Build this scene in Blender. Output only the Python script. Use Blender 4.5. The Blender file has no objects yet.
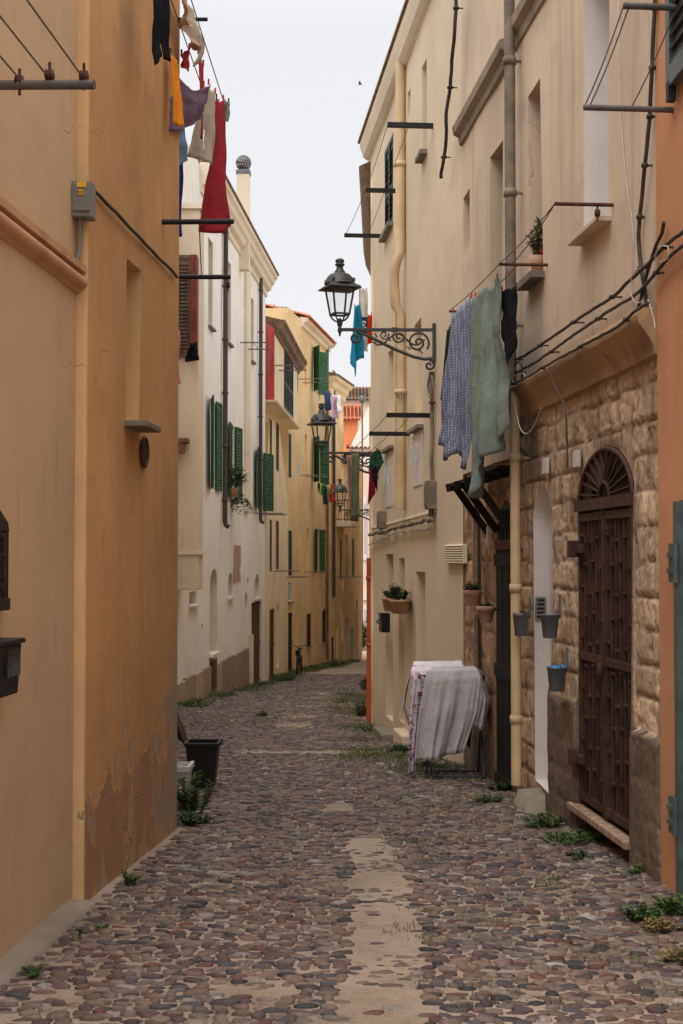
import bpy, math, random
import numpy as np
from mathutils import Vector, noise, geometry, Matrix
RND = random.Random(11)
U = RND.uniform
PI = math.pi
SC = bpy.context.scene
COL = SC.collection

# ------------------------------------------------------------------ camera
F, CX, CY, CAMZ = 1400.0, 341.5, 512.0, 1.7
TILT = math.atan(46/1400)
cam = bpy.data.cameras.new('camera'); camo = bpy.data.objects.new('camera', cam); COL.objects.link(camo)
cam.sensor_fit = 'VERTICAL'; cam.sensor_height = 24; cam.sensor_width = 16; cam.lens = F*24/1024
cam.clip_start = .05; cam.clip_end = 2000
camo.location = (0, 0, CAMZ); camo.rotation_euler = (PI/2+TILT, 0, 0)
SC.camera = camo

def ray(px, py):
    xc = (px-CX)/F; yc = (CY-py)/F
    return Vector((xc, math.cos(TILT)-yc*math.sin(TILT), math.sin(TILT)+yc*math.cos(TILT)))
def at(px, py, Y):
    d = ray(px, py); return Vector((0, 0, CAMZ)) + d*(Y/d.y)

DROP = [(-8, 1.6), (3, 1.64), (5.5, 1.665), (7.5, 1.72), (9.4, 1.80), (11.1, 1.87), (12.5, 1.95), (14.5, 2.07), (20, 2.42), (28, 2.92),
        (40, 3.64), (50, 4.2), (62, 4.78), (75, 5.33), (100, 6.2), (400, 9)]
def zg(y):
    for (a, da), (b, db) in zip(DROP, DROP[1:]):
        if y <= b: return CAMZ-(da+(db-da)*(y-a)/(b-a))
    return CAMZ-DROP[-1][1]

# ------------------------------------------------------------------ scene helpers
def tag(o, label=None, cat=None, group=None, kind=None):
    if label: o['label'] = label
    if cat: o['category'] = cat
    if group: o['group'] = group
    if kind: o['kind'] = kind
    return o
def thing(name, label, cat, loc, group=None):
    o = bpy.data.objects.new(name, None); COL.objects.link(o); o.location = loc; o.empty_display_size = .2
    return tag(o, label, cat, group)
def origin_of(o):
    v = Vector((0, 0, 0))
    while o is not None:
        v += o.location; o = o.parent
    return v

class MB:
    def __init__(s): s.v = []; s.f = []; s.m = []; s.sm = []; s.col = {}
    def add(s, vs, fs, m=0, smooth=False):
        b = len(s.v); s.v += [Vector(x) for x in vs]
        for f in fs: s.f.append([b+i for i in f]); s.m.append(m); s.sm.append(smooth)
        return b
    def box(s, c, X, Y, Z, m=0):                       # centre and three half vectors
        c, X, Y, Z = Vector(c), Vector(X), Vector(Y), Vector(Z)
        if X.cross(Y).dot(Z) < 0: X = -X
        vs = [c+a*X+b*Y+d*Z for d in (-1, 1) for b in (-1, 1) for a in (-1, 1)]
        s.add(vs, [(0, 2, 3, 1), (4, 5, 7, 6), (0, 1, 5, 4), (2, 6, 7, 3), (0, 4, 6, 2), (1, 3, 7, 5)], m)
    def bar(s, a, b, w, h=None, m=0, up=(0, 0, 1)):    # square bar from a to b
        a, b = Vector(a), Vector(b); h = h or w; d = b-a
        upv = Vector(up); x = d.cross(upv)
        if x.length < 1e-6: x = d.cross(Vector((0, 1, 0)))
        x.normalize(); z = x.cross(d).normalized()
        s.box((a+b)/2, d/2, x*w/2, z*h/2, m)
    def tube(s, pts, r, n=8, m=0, cap=True):
        pts = [Vector(p) for p in pts]; rs = r if isinstance(r, (list, tuple)) else [r]*len(pts)
        rings = []; prev = None
        for i, p in enumerate(pts):
            t = (pts[min(i+1, len(pts)-1)]-pts[max(i-1, 0)])
            if t.length < 1e-9: t = Vector((0, 0, 1))
            t.normalize()
            if prev is None:
                a = t.cross(Vector((0, 0, 1)))
                if a.length < .05: a = t.cross(Vector((0, 1, 0)))
            else: a = prev-t*prev.dot(t)
            a.normalize(); prev = a; b = t.cross(a)
            rings.append([p+(a*math.cos(2*PI*k/n)+b*math.sin(2*PI*k/n))*rs[i] for k in range(n)])
        vs = [v for q in rings for v in q]; fs = []
        for i in range(len(pts)-1):
            for k in range(n):
                k2 = (k+1) % n
                fs.append((i*n+k, i*n+k2, (i+1)*n+k2, (i+1)*n+k))
        s.add(vs, fs, m, True)
        if cap:
            s.add(rings[0], [tuple(range(n-1, -1, -1))], m); s.add(rings[-1], [tuple(range(n))], m)
    def lathe(s, prof, c, n=16, m=0, smooth=True, rot=0, sx=1, sy=1):
        c = Vector(c); vs = []; fs = []
        for r, z in prof:
            for k in range(n):
                a = 2*PI*k/n+rot; vs.append(c+Vector((r*math.cos(a)*sx, r*math.sin(a)*sy, z)))
        for i in range(len(prof)-1):
            for k in range(n):
                k2 = (k+1) % n; fs.append((i*n+k, i*n+k2, (i+1)*n+k2, (i+1)*n+k))
        s.add(vs, fs, m, smooth)
    def grid(s, pts, m=0, smooth=True, skip=None):      # pts[i][j]
        nu, nv = len(pts), len(pts[0]); vs = [p for r in pts for p in r]; fs = []
        for i in range(nu-1):
            for j in range(nv-1):
                if skip and skip(i, j): continue
                fs.append((i*nv+j, (i+1)*nv+j, (i+1)*nv+j+1, i*nv+j+1))
        return s.add(vs, fs, m, smooth)
    def profile(s, prof, A, B, n, m=0, ends=True):      # closed 2-D profile [(out, z)] swept from A to B; n = outward
        A, B, n = Vector(A), Vector(B), Vector(n); k = len(prof)
        ra = [A+n*o+Vector((0, 0, z)) for o, z in prof]; rb = [B+n*o+Vector((0, 0, z)) for o, z in prof]
        fs = [(i, (i+1) % k, k+(i+1) % k, k+i) for i in range(k)]
        s.add(ra+rb, fs, m)
        if ends: s.add(ra, [tuple(range(k-1, -1, -1))], m); s.add(rb, [tuple(range(k))], m)
    def build(s, name, mats, parent=None, bevel=0, solid=0, colors=None):
        me = bpy.data.meshes.new(name); o = bpy.data.objects.new(name, me); COL.objects.link(o)
        off = origin_of(parent) if parent else Vector((0, 0, 0))
        me.from_pydata([tuple(v-off) for v in s.v], [], s.f)
        mats = mats if isinstance(mats, (list, tuple)) else [mats]
        for x in mats: me.materials.append(x)
        me.polygons.foreach_set('material_index', s.m); me.polygons.foreach_set('use_smooth', s.sm)
        if colors is not None:
            at_ = me.color_attributes.new('Col', 'FLOAT_COLOR', 'POINT')
            at_.data.foreach_set('color', np.asarray(colors, dtype=np.float32).ravel())
        me.update()
        if parent: o.parent = parent
        if solid:
            md = o.modifiers.new('thickness', 'SOLIDIFY'); md.thickness = solid; md.offset = 0
        if bevel:
            md = o.modifiers.new('bevel', 'BEVEL'); md.width = bevel; md.segments = 2; md.limit_method = 'ANGLE'; md.angle_limit = .6
        return o
def single(name, mb, mat, label, cat, base, group=None, **kw):   # a thing that is one mesh, its origin at its base
    o = mb.build(name, mat, None, **kw)
    b = Vector(base); o.data.transform(Matrix.Translation(-b)); o.location = b
    return tag(o, label, cat, group)

# ------------------------------------------------------------------ materials
def s2l(c): return c/12.92 if c <= .04045 else ((c+.055)/1.055)**2.4
def hexc(r, g, b): return (s2l(r/255), s2l(g/255), s2l(b/255))
class NT:
    def __init__(s, name):
        s.mat = bpy.data.materials.new(name); s.mat.use_nodes = True; s.t = s.mat.node_tree; s.n = s.t.nodes; s.l = s.t.links
        s.bsdf = s.n['Principled BSDF']; s.geo = s.n.new('ShaderNodeNewGeometry')
    def N(s, kind, **kw):
        x = s.n.new(kind)
        for k, v in kw.items(): setattr(x, k, v)
        return x
    def put(s, sock, v):
        if hasattr(v, 'is_linked') or isinstance(v, bpy.types.NodeSocket): s.l.new(v, sock)
        else: sock.default_value = v
    def noise(s, scale, detail=4, rough=.55, stretch=None, vec=None, dist=0):
        src = vec or s.geo.outputs['Position']
        if stretch:
            mp = s.N('ShaderNodeMapping'); mp.inputs['Scale'].default_value = stretch; s.l.new(src, mp.inputs['Vector']); src = mp.outputs['Vector']
        x = s.N('ShaderNodeTexNoise'); s.l.new(src, x.inputs['Vector'])
        x.inputs['Scale'].default_value = scale; x.inputs['Detail'].default_value = detail; x.inputs['Roughness'].default_value = rough
        x.inputs['Distortion'].default_value = dist
        return x.outputs['Fac']
    def ramp(s, fac, a, b, smooth=True):                 # 0 below a, 1 above b
        x = s.N('ShaderNodeMapRange'); x.interpolation_type = 'SMOOTHSTEP' if smooth else 'LINEAR'
        s.put(x.inputs['Value'], fac); x.inputs['From Min'].default_value = a; x.inputs['From Max'].default_value = b
        return x.outputs['Result']
    def math(s, op, a, b=0.0):
        x = s.N('ShaderNodeMath', operation=op); s.put(x.inputs[0], a); s.put(x.inputs[1], b); return x.outputs[0]
    def mix(s, fac, a, b, mode='MIX'):
        x = s.N('ShaderNodeMix', data_type='RGBA', blend_type=mode)
        s.put(x.inputs[0], fac)
        for i, v in ((6, a), (7, b)):
            if isinstance(v, tuple): x.inputs[i].default_value = (*v[:3], 1)
            else: s.l.new(v, x.inputs[i])
        return x.outputs[2]
    def bump(s, h, strength=.3, dist=.01, prev=None):
        x = s.N('ShaderNodeBump'); s.l.new(h, x.inputs['Height']); x.inputs['Strength'].default_value = strength; x.inputs['Distance'].default_value = dist
        if prev: s.l.new(prev, x.inputs['Normal'])
        return x.outputs['Normal']
    def done(s, col=None, rough=.85, normal=None, metallic=0, spec=.3):
        if col is not None:
            if isinstance(col, tuple): s.bsdf.inputs['Base Color'].default_value = (*col, 1)
            else: s.l.new(col, s.bsdf.inputs['Base Color'])
        s.put(s.bsdf.inputs['Roughness'], rough); s.bsdf.inputs['Metallic'].default_value = metallic
        s.bsdf.inputs['Specular IOR Level'].default_value = spec
        if normal: s.l.new(normal, s.bsdf.inputs['Normal'])
        return s.mat
def mul(c, k): return tuple(x*k for x in c)
def plaster(name, c, var=.16, streak=.25, stain=None, stain_amt=.5, bump=.35, crack=0, peel=None, band=None, scale=1.0, patch=None):
    t = NT(name)
    big = t.noise(.55*scale, 5, .6); mid = t.noise(3.2*scale, 5, .6); fine = t.noise(60, 3, .6)
    col = t.mix(t.ramp(big, .32, .68), mul(c, 1-var), mul(c, 1+var))
    col = t.mix(t.math('MULTIPLY', t.ramp(mid, .5, .75), .55), col, mul(c, 1-var*1.4))
    st = t.noise(2.2*scale, 4, .6, stretch=(3.2, 3.2, .16))
    col = t.mix(t.math('MULTIPLY', t.ramp(st, .5, .78), streak), col, stain or mul(c, .55))
    st2 = t.noise(5*scale, 3, .6, stretch=(2.5, 2.5, .1))
    col = t.mix(t.math('MULTIPLY', t.ramp(st2, .56, .76), streak*.6), col, mul(c, 1.22))
    if stain:
        blot = t.noise(1.3*scale, 6, .65, dist=.4)
        col = t.mix(t.math('MULTIPLY', t.ramp(blot, .55, .72), stain_amt), col, stain)
    h = t.math('ADD', t.math('MULTIPLY', mid, .6), t.math('MULTIPLY', fine, .25))
    if crack:                                            # hairline cracks, only here and there
        wv = t.N('ShaderNodeTexVoronoi', feature='DISTANCE_TO_EDGE'); wv.inputs['Scale'].default_value = .75
        dn = t.N('ShaderNodeTexNoise'); dn.inputs['Scale'].default_value = 3; dn.inputs['Detail'].default_value = 5; t.l.new(t.geo.outputs['Position'], dn.inputs['Vector'])
        va = t.N('ShaderNodeVectorMath', operation='MULTIPLY_ADD'); t.l.new(dn.outputs['Color'], va.inputs[0]); va.inputs[1].default_value = (.35, .35, .35); t.l.new(t.geo.outputs['Position'], va.inputs[2]); t.l.new(va.outputs[0], wv.inputs['Vector'])
        cm = t.math('MULTIPLY', t.math('SUBTRACT', 1.0, t.ramp(wv.outputs['Distance'], .001, .0035)), t.ramp(t.noise(.8, 3), .50, .60))
        col = t.mix(t.math('MULTIPLY', cm, crack), col, mul(c, .35)); h = t.math('SUBTRACT', h, t.math('MULTIPLY', cm, .5))
        dp = t.noise(5, 5, .65, stretch=(2.2, 2.2, .09)); col = t.mix(t.math('MULTIPLY', t.math('MULTIPLY', t.ramp(dp, .60, .70), t.ramp(t.noise(1.2, 3), .48, .6)), .5), col, mul(c, .42))
    if patch:                                            # soft repaired areas of another colour
        pn = t.noise(.9, 4, .6, dist=.6)
        col = t.mix(t.math('MULTIPLY', t.ramp(pn, .56, .62), .7), col, patch)
    if peel:
        z0, k, pc = peel
        sx = t.N('ShaderNodeSeparateXYZ'); t.l.new(t.geo.outputs['Position'], sx.inputs[0])
        up = t.math('MULTIPLY', t.math('SUBTRACT', z0, sx.outputs['Z']), k)
        if band:                                         # an older, browner coat low down, its edge ragged; patches thicken towards one end
            zb, bc, y0, ky = band
            e = t.math('ADD', t.math('SUBTRACT', zb, sx.outputs['Z']), t.math('MULTIPLY', t.math('SUBTRACT', t.noise(1.7, 6, .65), .5), 1.1))
            bm = t.ramp(e, .0, .012); col = t.mix(bm, col, t.mix(t.noise(4, 5, .6), mul(bc, .78), mul(bc, 1.18)))
            rim = t.math('MULTIPLY', t.ramp(e, -.02, 0), t.math('SUBTRACT', 1.0, bm)); col = t.mix(rim, col, mul(c, 1.3))
            h = t.math('SUBTRACT', h, t.math('MULTIPLY', bm, .7))
            blist = t.noise(4.5, 4, .6, stretch=(1.4, 1.4, .6)); bl = t.math('MULTIPLY', t.ramp(blist, .60, .64), bm); h = t.math('ADD', h, t.math('MULTIPLY', bl, 1.2))
            up = t.math('ADD', up, t.math('MULTIPLY', t.math('MAXIMUM', t.math('SUBTRACT', sx.outputs['Y'], y0), 0.0), ky))
        pn = t.math('ADD', t.noise(2.6, 7, .62, stretch=(1.5, 1.5, .75)), up)
        m = t.ramp(pn, .60, .615)
        edge = t.ramp(pn, .585, .60)
        pcol = t.mix(t.noise(9, 4, .6), mul(pc, .75), mul(pc, 1.2))
        col = t.mix(edge, col, mul(c, 1.25)); col = t.mix(m, col, pcol)
        h = t.math('SUBTRACT', h, t.math('MULTIPLY', m, .9))
    n = t.bump(h, bump, .02)
    return t.done(col, .93, n, spec=.15)
def plain(name, c, rough=.6, metallic=0, var=.2, scale=8, bump=.1, spec=.3):
    t = NT(name); nz = t.noise(scale, 5, .6)
    col = t.mix(t.ramp(nz, .3, .7), mul(c, 1-var), mul(c, 1+var))
    return t.done(col, t.math('ADD', t.math('MULTIPLY', nz, .2), rough-.1), t.bump(t.noise(scale*7, 3), bump, .005), metallic, spec)
def wood(name, c, var=.35):
    t = NT(name); nz = t.noise(7, 6, .65, stretch=(4, 4, .5)); n2 = t.noise(2.5, 4)
    col = t.mix(t.ramp(nz, .35, .65), mul(c, 1-var), mul(c, 1+var)); col = t.mix(t.math('MULTIPLY', t.ramp(n2, .5, .7), .5), col, mul(c, .6))
    return t.done(col, .75, t.bump(nz, .3, .004), spec=.25)
def fabric(name, c, pattern=None, c2=None):
    t = NT(name); w = t.noise(160, 2); nz = t.noise(5, 4, .6)
    col = t.mix(t.ramp(nz, .3, .7), mul(c, .88), mul(c, 1.1))
    if pattern == 'dots':
        v = t.N('ShaderNodeTexVoronoi'); v.inputs['Scale'].default_value = 44; v.inputs['Randomness'].default_value = .15
        t.l.new(t.geo.outputs['Position'], v.inputs['Vector'])
        col = t.mix(t.ramp(v.outputs['Distance'], .30, .42), c2, col)
        v2 = t.N('ShaderNodeTexVoronoi'); v2.inputs['Scale'].default_value = 44; v2.inputs['Randomness'].default_value = .15
        t.l.new(t.geo.outputs['Position'], v2.inputs['Vector'])
        col = t.mix(t.ramp(v2.outputs['Distance'], .12, .2), (.16, .03, .05), col)
    if pattern == 'floral':
        f = t.noise(18, 3, .6, dist=1.5); col = t.mix(t.ramp(f, .53, .57), col, c2)
    if pattern == 'print':
        f = t.noise(9, 2, .5, dist=.6); col = t.mix(t.math('MULTIPLY', t.ramp(f, .60, .63), .8), col, c2)
    cr = t.noise(9, 5, .6, dist=1.2); cr2 = t.noise(28, 3, .6, stretch=(1, 1, .5))
    return t.done(col, .95, t.bump(t.math('ADD', cr, t.math('MULTIPLY', cr2, .4)), .55, .02, t.bump(w, .15, .002)), spec=.1)
def attr_mat(name, rough=.85, bump=.4, nscale=30, var=.3, spec=.3, mid=None):
    t = NT(name); a = t.N('ShaderNodeAttribute', attribute_name='Col'); nz = t.noise(nscale, 5, .65)
    k = t.mix(t.ramp(nz, .3, .7), (1-var,)*3, (1+var,)*3)
    col = t.mix(1.0, a.outputs['Color'], k, 'MULTIPLY')
    h = nz
    if mid:
        n2 = t.noise(mid, 6, .65); col = t.mix(t.math('MULTIPLY', t.ramp(n2, .55, .72), .55), col, t.mix(1.0, col, (.45, .42, .4), 'MULTIPLY'))
        h = t.math('ADD', nz, n2)
    return t.done(col, rough, t.bump(h, bump, .012), spec=spec)

M = {}
M['tan'] = plaster('tan_plaster', (.56, .395, .235), var=.10, streak=.18, stain=(.42, .27, .155), stain_amt=.35, scale=.8, crack=.12)
M['orange_lit'] = plaster('lit_orange_plaster', (.66, .43, .21), var=.14, streak=.35, stain=(.46, .28, .14), stain_amt=.5, crack=.2, peel=(.75, .12, (.36, .29, .22)))  # orange plaster coloured paler for the stronger light on its camera-facing end
M['tan_mould'] = plaster('moulding_plaster', (.50, .29, .15), var=.12, streak=.3, stain=(.22, .13, .08))
M['orange'] = plaster('orange_plaster', (.56, .315, .135), var=.15, streak=.42, stain=(.38, .205, .095), stain_amt=.6, crack=.15, peel=(.62, .13, (.40, .295, .205)), band=(.50, (.39, .225, .125), 8.3, .13), bump=.5)
M['terracotta'] = plaster('terracotta_plaster', (.55, .275, .145), var=.12, streak=.2, peel=(.15, .16, (.42, .33, .25)))
M['beige'] = plaster('beige_plaster', (.62, .49, .365), var=.13, streak=.55, stain=(.34, .27, .205), stain_amt=.45, scale=.8, crack=.5)
M['cream'] = plaster('cream_plaster', (.68, .56, .41), var=.07, streak=.14, stain=(.52, .42, .31), stain_amt=.4, crack=.4)
M['cream_pale'] = plaster('pale_cream_plaster', (.72, .62, .48), var=.07, streak=.16, stain=(.5, .38, .25), stain_amt=.2)
M['white'] = plaster('white_plaster', (.82, .775, .70), var=.06, streak=.20, stain=(.60, .49, .36), stain_amt=.35)
M['white_clean'] = plaster('white_limewash', (.66, .62, .58), var=.1, streak=.35, stain=(.40, .36, .32), stain_amt=.35)
M['yellow'] = plaster('yellow_plaster', (.74, .535, .285), var=.12, streak=.35, stain=(.50, .33, .16), stain_amt=.5, patch=(.74, .55, .30))
M['yellow_pale'] = plaster('pale_yellow_plaster', (.78, .64, .42), var=.08, streak=.2, stain=(.55, .40, .2), stain_amt=.3)
M['yellow_deep'] = plaster('deep_yellow_plaster', (.74, .54, .29), var=.14, streak=.4, stain=(.46, .36, .24), stain_amt=.6, patch=(.60, .45, .27))
M['redwall'] = plaster('faded_red_plaster', (.52, .085, .08), var=.2, streak=.5, stain=(.62, .35, .27), stain_amt=.7)
M['greywall'] = plaster('grey_render', (.46, .40, .34), var=.15, streak=.3)
M['pinkwall'] = plaster('pink_plaster', (.80, .60, .48), var=.08, streak=.2)
M['orangewall'] = plaster('coral_plaster', (.80, .28, .12), var=.1, streak=.2)
M['plinth'] = attr_mat('plinth_blocks', .9, .5, 12, .3, .15, mid=5)
M['brickpatch'] = plaster('bare_plaster_patch', (.52, .34, .23), var=.2)
M['ashlar'] = attr_mat('sandstone_blocks', .92, .5, 26, .24, .15, mid=7)
M['concrete'] = plaster('concrete', (.30, .25, .19), var=.2, streak=.1, stain=(.16, .13, .1), stain_amt=.5, bump=.5)
M['stonestep'] = plaster('stone_step', (.235, .20, .16), var=.25, stain=(.14, .11, .09), bump=.6)
M['iron'] = plain('dark_iron', (.020, .019, .020), .55, .3)
M['steel'] = plain('dull_steel', (.13, .12, .11), .5, .6, spec=.4)
M['zinc'] = plain('grey_zinc', (.15, .16, .17), .5, .3, var=.15)
M['rust'] = plain('rusty_iron', (.085, .035, .022), .8, .1, var=.4, scale=14)
M['gate'] = plain('brown_painted_iron', (.064, .031, .020), .62, .1, var=.45, scale=9)
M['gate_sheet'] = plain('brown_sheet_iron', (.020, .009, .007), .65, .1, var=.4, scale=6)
M['blackwood'] = wood('dark_door_wood', (.010, .008, .007))
M['brownwood'] = wood('brown_wood', (.10, .045, .026))
M['reddoor'] = wood('dark_red_door', (.10, .022, .016))
M['beam'] = wood('weathered_beam', (.022, .014, .010))
M['threshold'] = wood('worn_threshold', (.36, .24, .16))
M['green'] = plain('green_shutter_paint', (.010, .085, .026), .5, 0, var=.2)
M['green_faded'] = plain('faded_green_paint', (.035, .125, .05), .6, 0, var=.3)
M['darkgreen'] = plain('dark_green_paint', (.014, .034, .032), .5, 0, var=.25)
M['slate'] = plain('slate_blue_paint', (.085, .11, .105), .5, 0, var=.25)
M['brownshutter'] = wood('brown_shutter_wood', (.14, .085, .062))
M['redbrown'] = wood('red_brown_wood', (.14, .03, .018))
M['glass'] = plain('dark_window_glass', (.02, .024, .026), .08, 0, var=.1, spec=.6)
M['whiteframe'] = plain('white_frame_paint', (.75, .73, .70), .5, var=.06)
M['pipe_beige'] = plain('beige_painted_pipe', (.62, .46, .27), .55, 0, var=.12, scale=3)
M['pipe_grey'] = plain('weathered_grey_pipe', (.20, .165, .13), .7, .1, var=.35, scale=5)
M['pipe_dark'] = plain('dark_grey_pipe', (.075, .062, .058), .5, .3, var=.15, scale=3)
M['pipe_red'] = plain('orange_red_pipe', (.50, .085, .024), .5, 0, var=.15, scale=3)
M['tile'] = plain('terracotta_tile', (.50, .155, .075), .85, 0, var=.35, scale=5)
M['tilebrown'] = plain('brown_roof_tile', (.20, .12, .075), .9, 0, var=.4, scale=6)
M['cable'] = plain('black_cable', (.048, .041, .037), .6, 0, var=.4)
M['cable_white'] = plain('white_cable', (.50, .45, .40), .6)
M['line'] = plain('washing_line_cord', (.13, .12, .115), .7)
M['pot'] = plain('terracotta_pot', (.45, .26, .18), .85, 0, var=.2)
M['planter'] = plain('clay_planter', (.40, .24, .13), .85, 0, var=.2)
M['blackbox'] = plain('black_plastic', (.012, .010, .010), .5, 0, var=.2)
M['brownbin'] = plain('dark_brown_plastic', (.017, .012, .010), .5, 0, var=.15)
M['bronze'] = plain('dark_bronze', (.035, .024, .022), .45, .5, var=.5, scale=20, bump=.6)
M['plasticgrey'] = plain('grey_plastic', (.19, .18, .155), .6, 0, var=.12)
M['yellowlabel'] = plain('yellow_label', (.80, .42, .02), .6)
M['whiteplastic'] = plain('white_plastic', (.62, .60, .58), .5, 0, var=.08)
M['blueplastic'] = plain('blue_plastic', (.03, .22, .50), .5)
M['bluesteel'] = plain('blue_steel_tube', (.045, .05, .11), .4, .3)
M['lampiron'] = plain('lamp_iron', (.062, .060, .060), .5, .35, var=.2)
M['redplastic'] = plain('red_plastic', (.6, .03, .03), .5)
M['soil'] = plain('soil', (.03, .022, .016), .95)
def leafmat(name, c):
    t = NT(name); nz = t.noise(14, 3); col = t.mix(t.ramp(nz, .3, .7), mul(c, .55), mul(c, 1.5)); col = t.mix(t.math('MULTIPLY', t.ramp(t.noise(26, 2), .56, .66), .6), col, (.16, .13, .045))
    m = t.done(col, .65, None, spec=.3)
    return m
M['leaf'] = leafmat('weed_leaf', (.055, .105, .022))
M['leaf_dark'] = leafmat('dark_leaf', (.030, .062, .020))
M['leaf_dry'] = leafmat('dry_leaf', (.20, .13, .05))
M['grassgreen'] = leafmat('grass_blade', (.105, .125, .040))
gm = bpy.data.materials.new('lamp_glass'); gm.use_nodes = True
nt = gm.node_tree; nt.nodes.clear(); out = nt.nodes.new('ShaderNodeOutputMaterial'); mx = nt.nodes.new('ShaderNodeMixShader')
tr = nt.nodes.new('ShaderNodeBsdfTransparent'); gl = nt.nodes.new('ShaderNodeBsdfGlossy'); tr.inputs[0].default_value = (.96, .97, .97, 1)
gl.inputs['Roughness'].default_value = .05; mx.inputs[0].default_value = .07
nt.links.new(tr.outputs[0], mx.inputs[1]); nt.links.new(gl.outputs[0], mx.inputs[2]); nt.links.new(mx.outputs[0], out.inputs[0]); M['lampglass'] = gm
for k, c in dict(black=(.012, .011, .014), orange=(.70, .24, .02), purple=(.16, .10, .15), red=(.42, .03, .035), crimson=(.36, .035, .045), beigecloth=(.52, .42, .33),
                 khaki=(.50, .44, .36), blue=(.03, .05, .20), lightblue=(.20, .33, .50), cyan=(.02, .30, .52), pink=(.70, .25, .36), sage=(.19, .235, .205), greygreen=(.20, .26, .21),
                 maroon=(.20, .012, .035), deepgreen=(.02, .075, .045), rose=(.42, .24, .20), olive=(.17, .20, .12), navy=(.03, .055, .10), lilac=(.62, .46, .62), grey=(.52, .485, .485),
                 white=(.82, .81, .82), brightred=(.75, .05, .01), lime=(.30, .60, .03), denim=(.05, .09, .17), darkgreen2=(.018, .05, .02)).items():
    M['c_'+k] = fabric(k+'_cloth', c)
M['c_dots'] = fabric('patterned_blue_cloth', (.15, .165, .25), 'dots', (.40, .42, .52))
M['c_floral'] = fabric('purple_floral_cloth', (.62, .55, .60), 'floral', (.20, .035, .09))
M['c_print'] = fabric('pink_printed_cloth', (.74, .67, .72), 'print', (.62, .20, .24))
# ------------------------------------------------------------------ walls
class Wall:
    def __init__(s, A, B, left):
        s.A = Vector((A[0], A[1], 0)); s.B = Vector((B[0], B[1], 0)); d = s.B-s.A; s.L = d.length; s.d = d/s.L
        s.n = Vector((s.d.y, -s.d.x, 0)) if left else Vector((-s.d.y, s.d.x, 0)); s.left = left
    def p(s, q, z, o=0): 
        v = s.A+s.d*q+s.n*o; v.z = z; return v
    def hit(s, px, py, o=0):
        r = ray(px, py); C = Vector((0, 0, CAMZ)); a = s.A+s.n*o; a.z = 0
        t = (a-C).dot(s.n)/r.dot(s.n); P = C+r*t
        return (P-s.A).dot(s.d), P.z
    def rect(s, x0, x1, yt, yb, o=0):                  # pixel box, the heights read at the nearer upright
        near = x0 if s.left else x1; far = x1 if s.left else x0
        a, zt = s.hit(near, yt, o); _, zb = s.hit(near, yb, o); b, _ = s.hit(far, (yt+yb)/2, o)
        return min(a, b), max(a, b), min(zt, zb), max(zt, zb)
    def ground(s, q): return zg(s.p(q, 0).y)

def sstep(a, b, x):
    t = max(0, min(1, (x-a)/(b-a))); return t*t*(3-2*t)
def poly_rect(q0, q1, z0, z1, step=.3):
    pts = []
    def seg(a, b):
        n = max(1, int((Vector(b)-Vector(a)).length/step))
        for i in range(n): pts.append(Vector(a).lerp(Vector(b), i/n))
    seg((q0, z0), (q1, z0)); seg((q1, z0), (q1, z1)); seg((q1, z1), (q0, z1)); seg((q0, z1), (q0, z0))
    return pts
def poly_arch(q0, q1, z0, zs, zt, n=14):               # spring height zs, crown zt
    pts = [Vector((q0, z0)), Vector((q1, z0))]
    c = (q0+q1)/2; r = (q1-q0)/2
    for i in range(n+1):
        a = PI*i/n; pts.append(Vector((c+r*math.cos(a), zs+(zt-zs)*math.sin(a))))
    return pts
def inside(poly, x, y):
    r = False; j = len(poly)-1
    for i in range(len(poly)):
        a, b = poly[i], poly[j]
        if (a.y > y) != (b.y > y) and x < (b.x-a.x)*(y-a.y)/(b.y-a.y)+a.x: r = not r
        j = i
    return r
class Hole:
    def __init__(s, poly, depth, back=1, reveal=1):
        s.poly = poly; s.depth = depth; s.back = back; s.reveal = reveal
        s.x0 = min(p.x for p in poly); s.x1 = max(p.x for p in poly); s.y0 = min(p.y for p in poly); s.y1 = max(p.y for p in poly)
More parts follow.
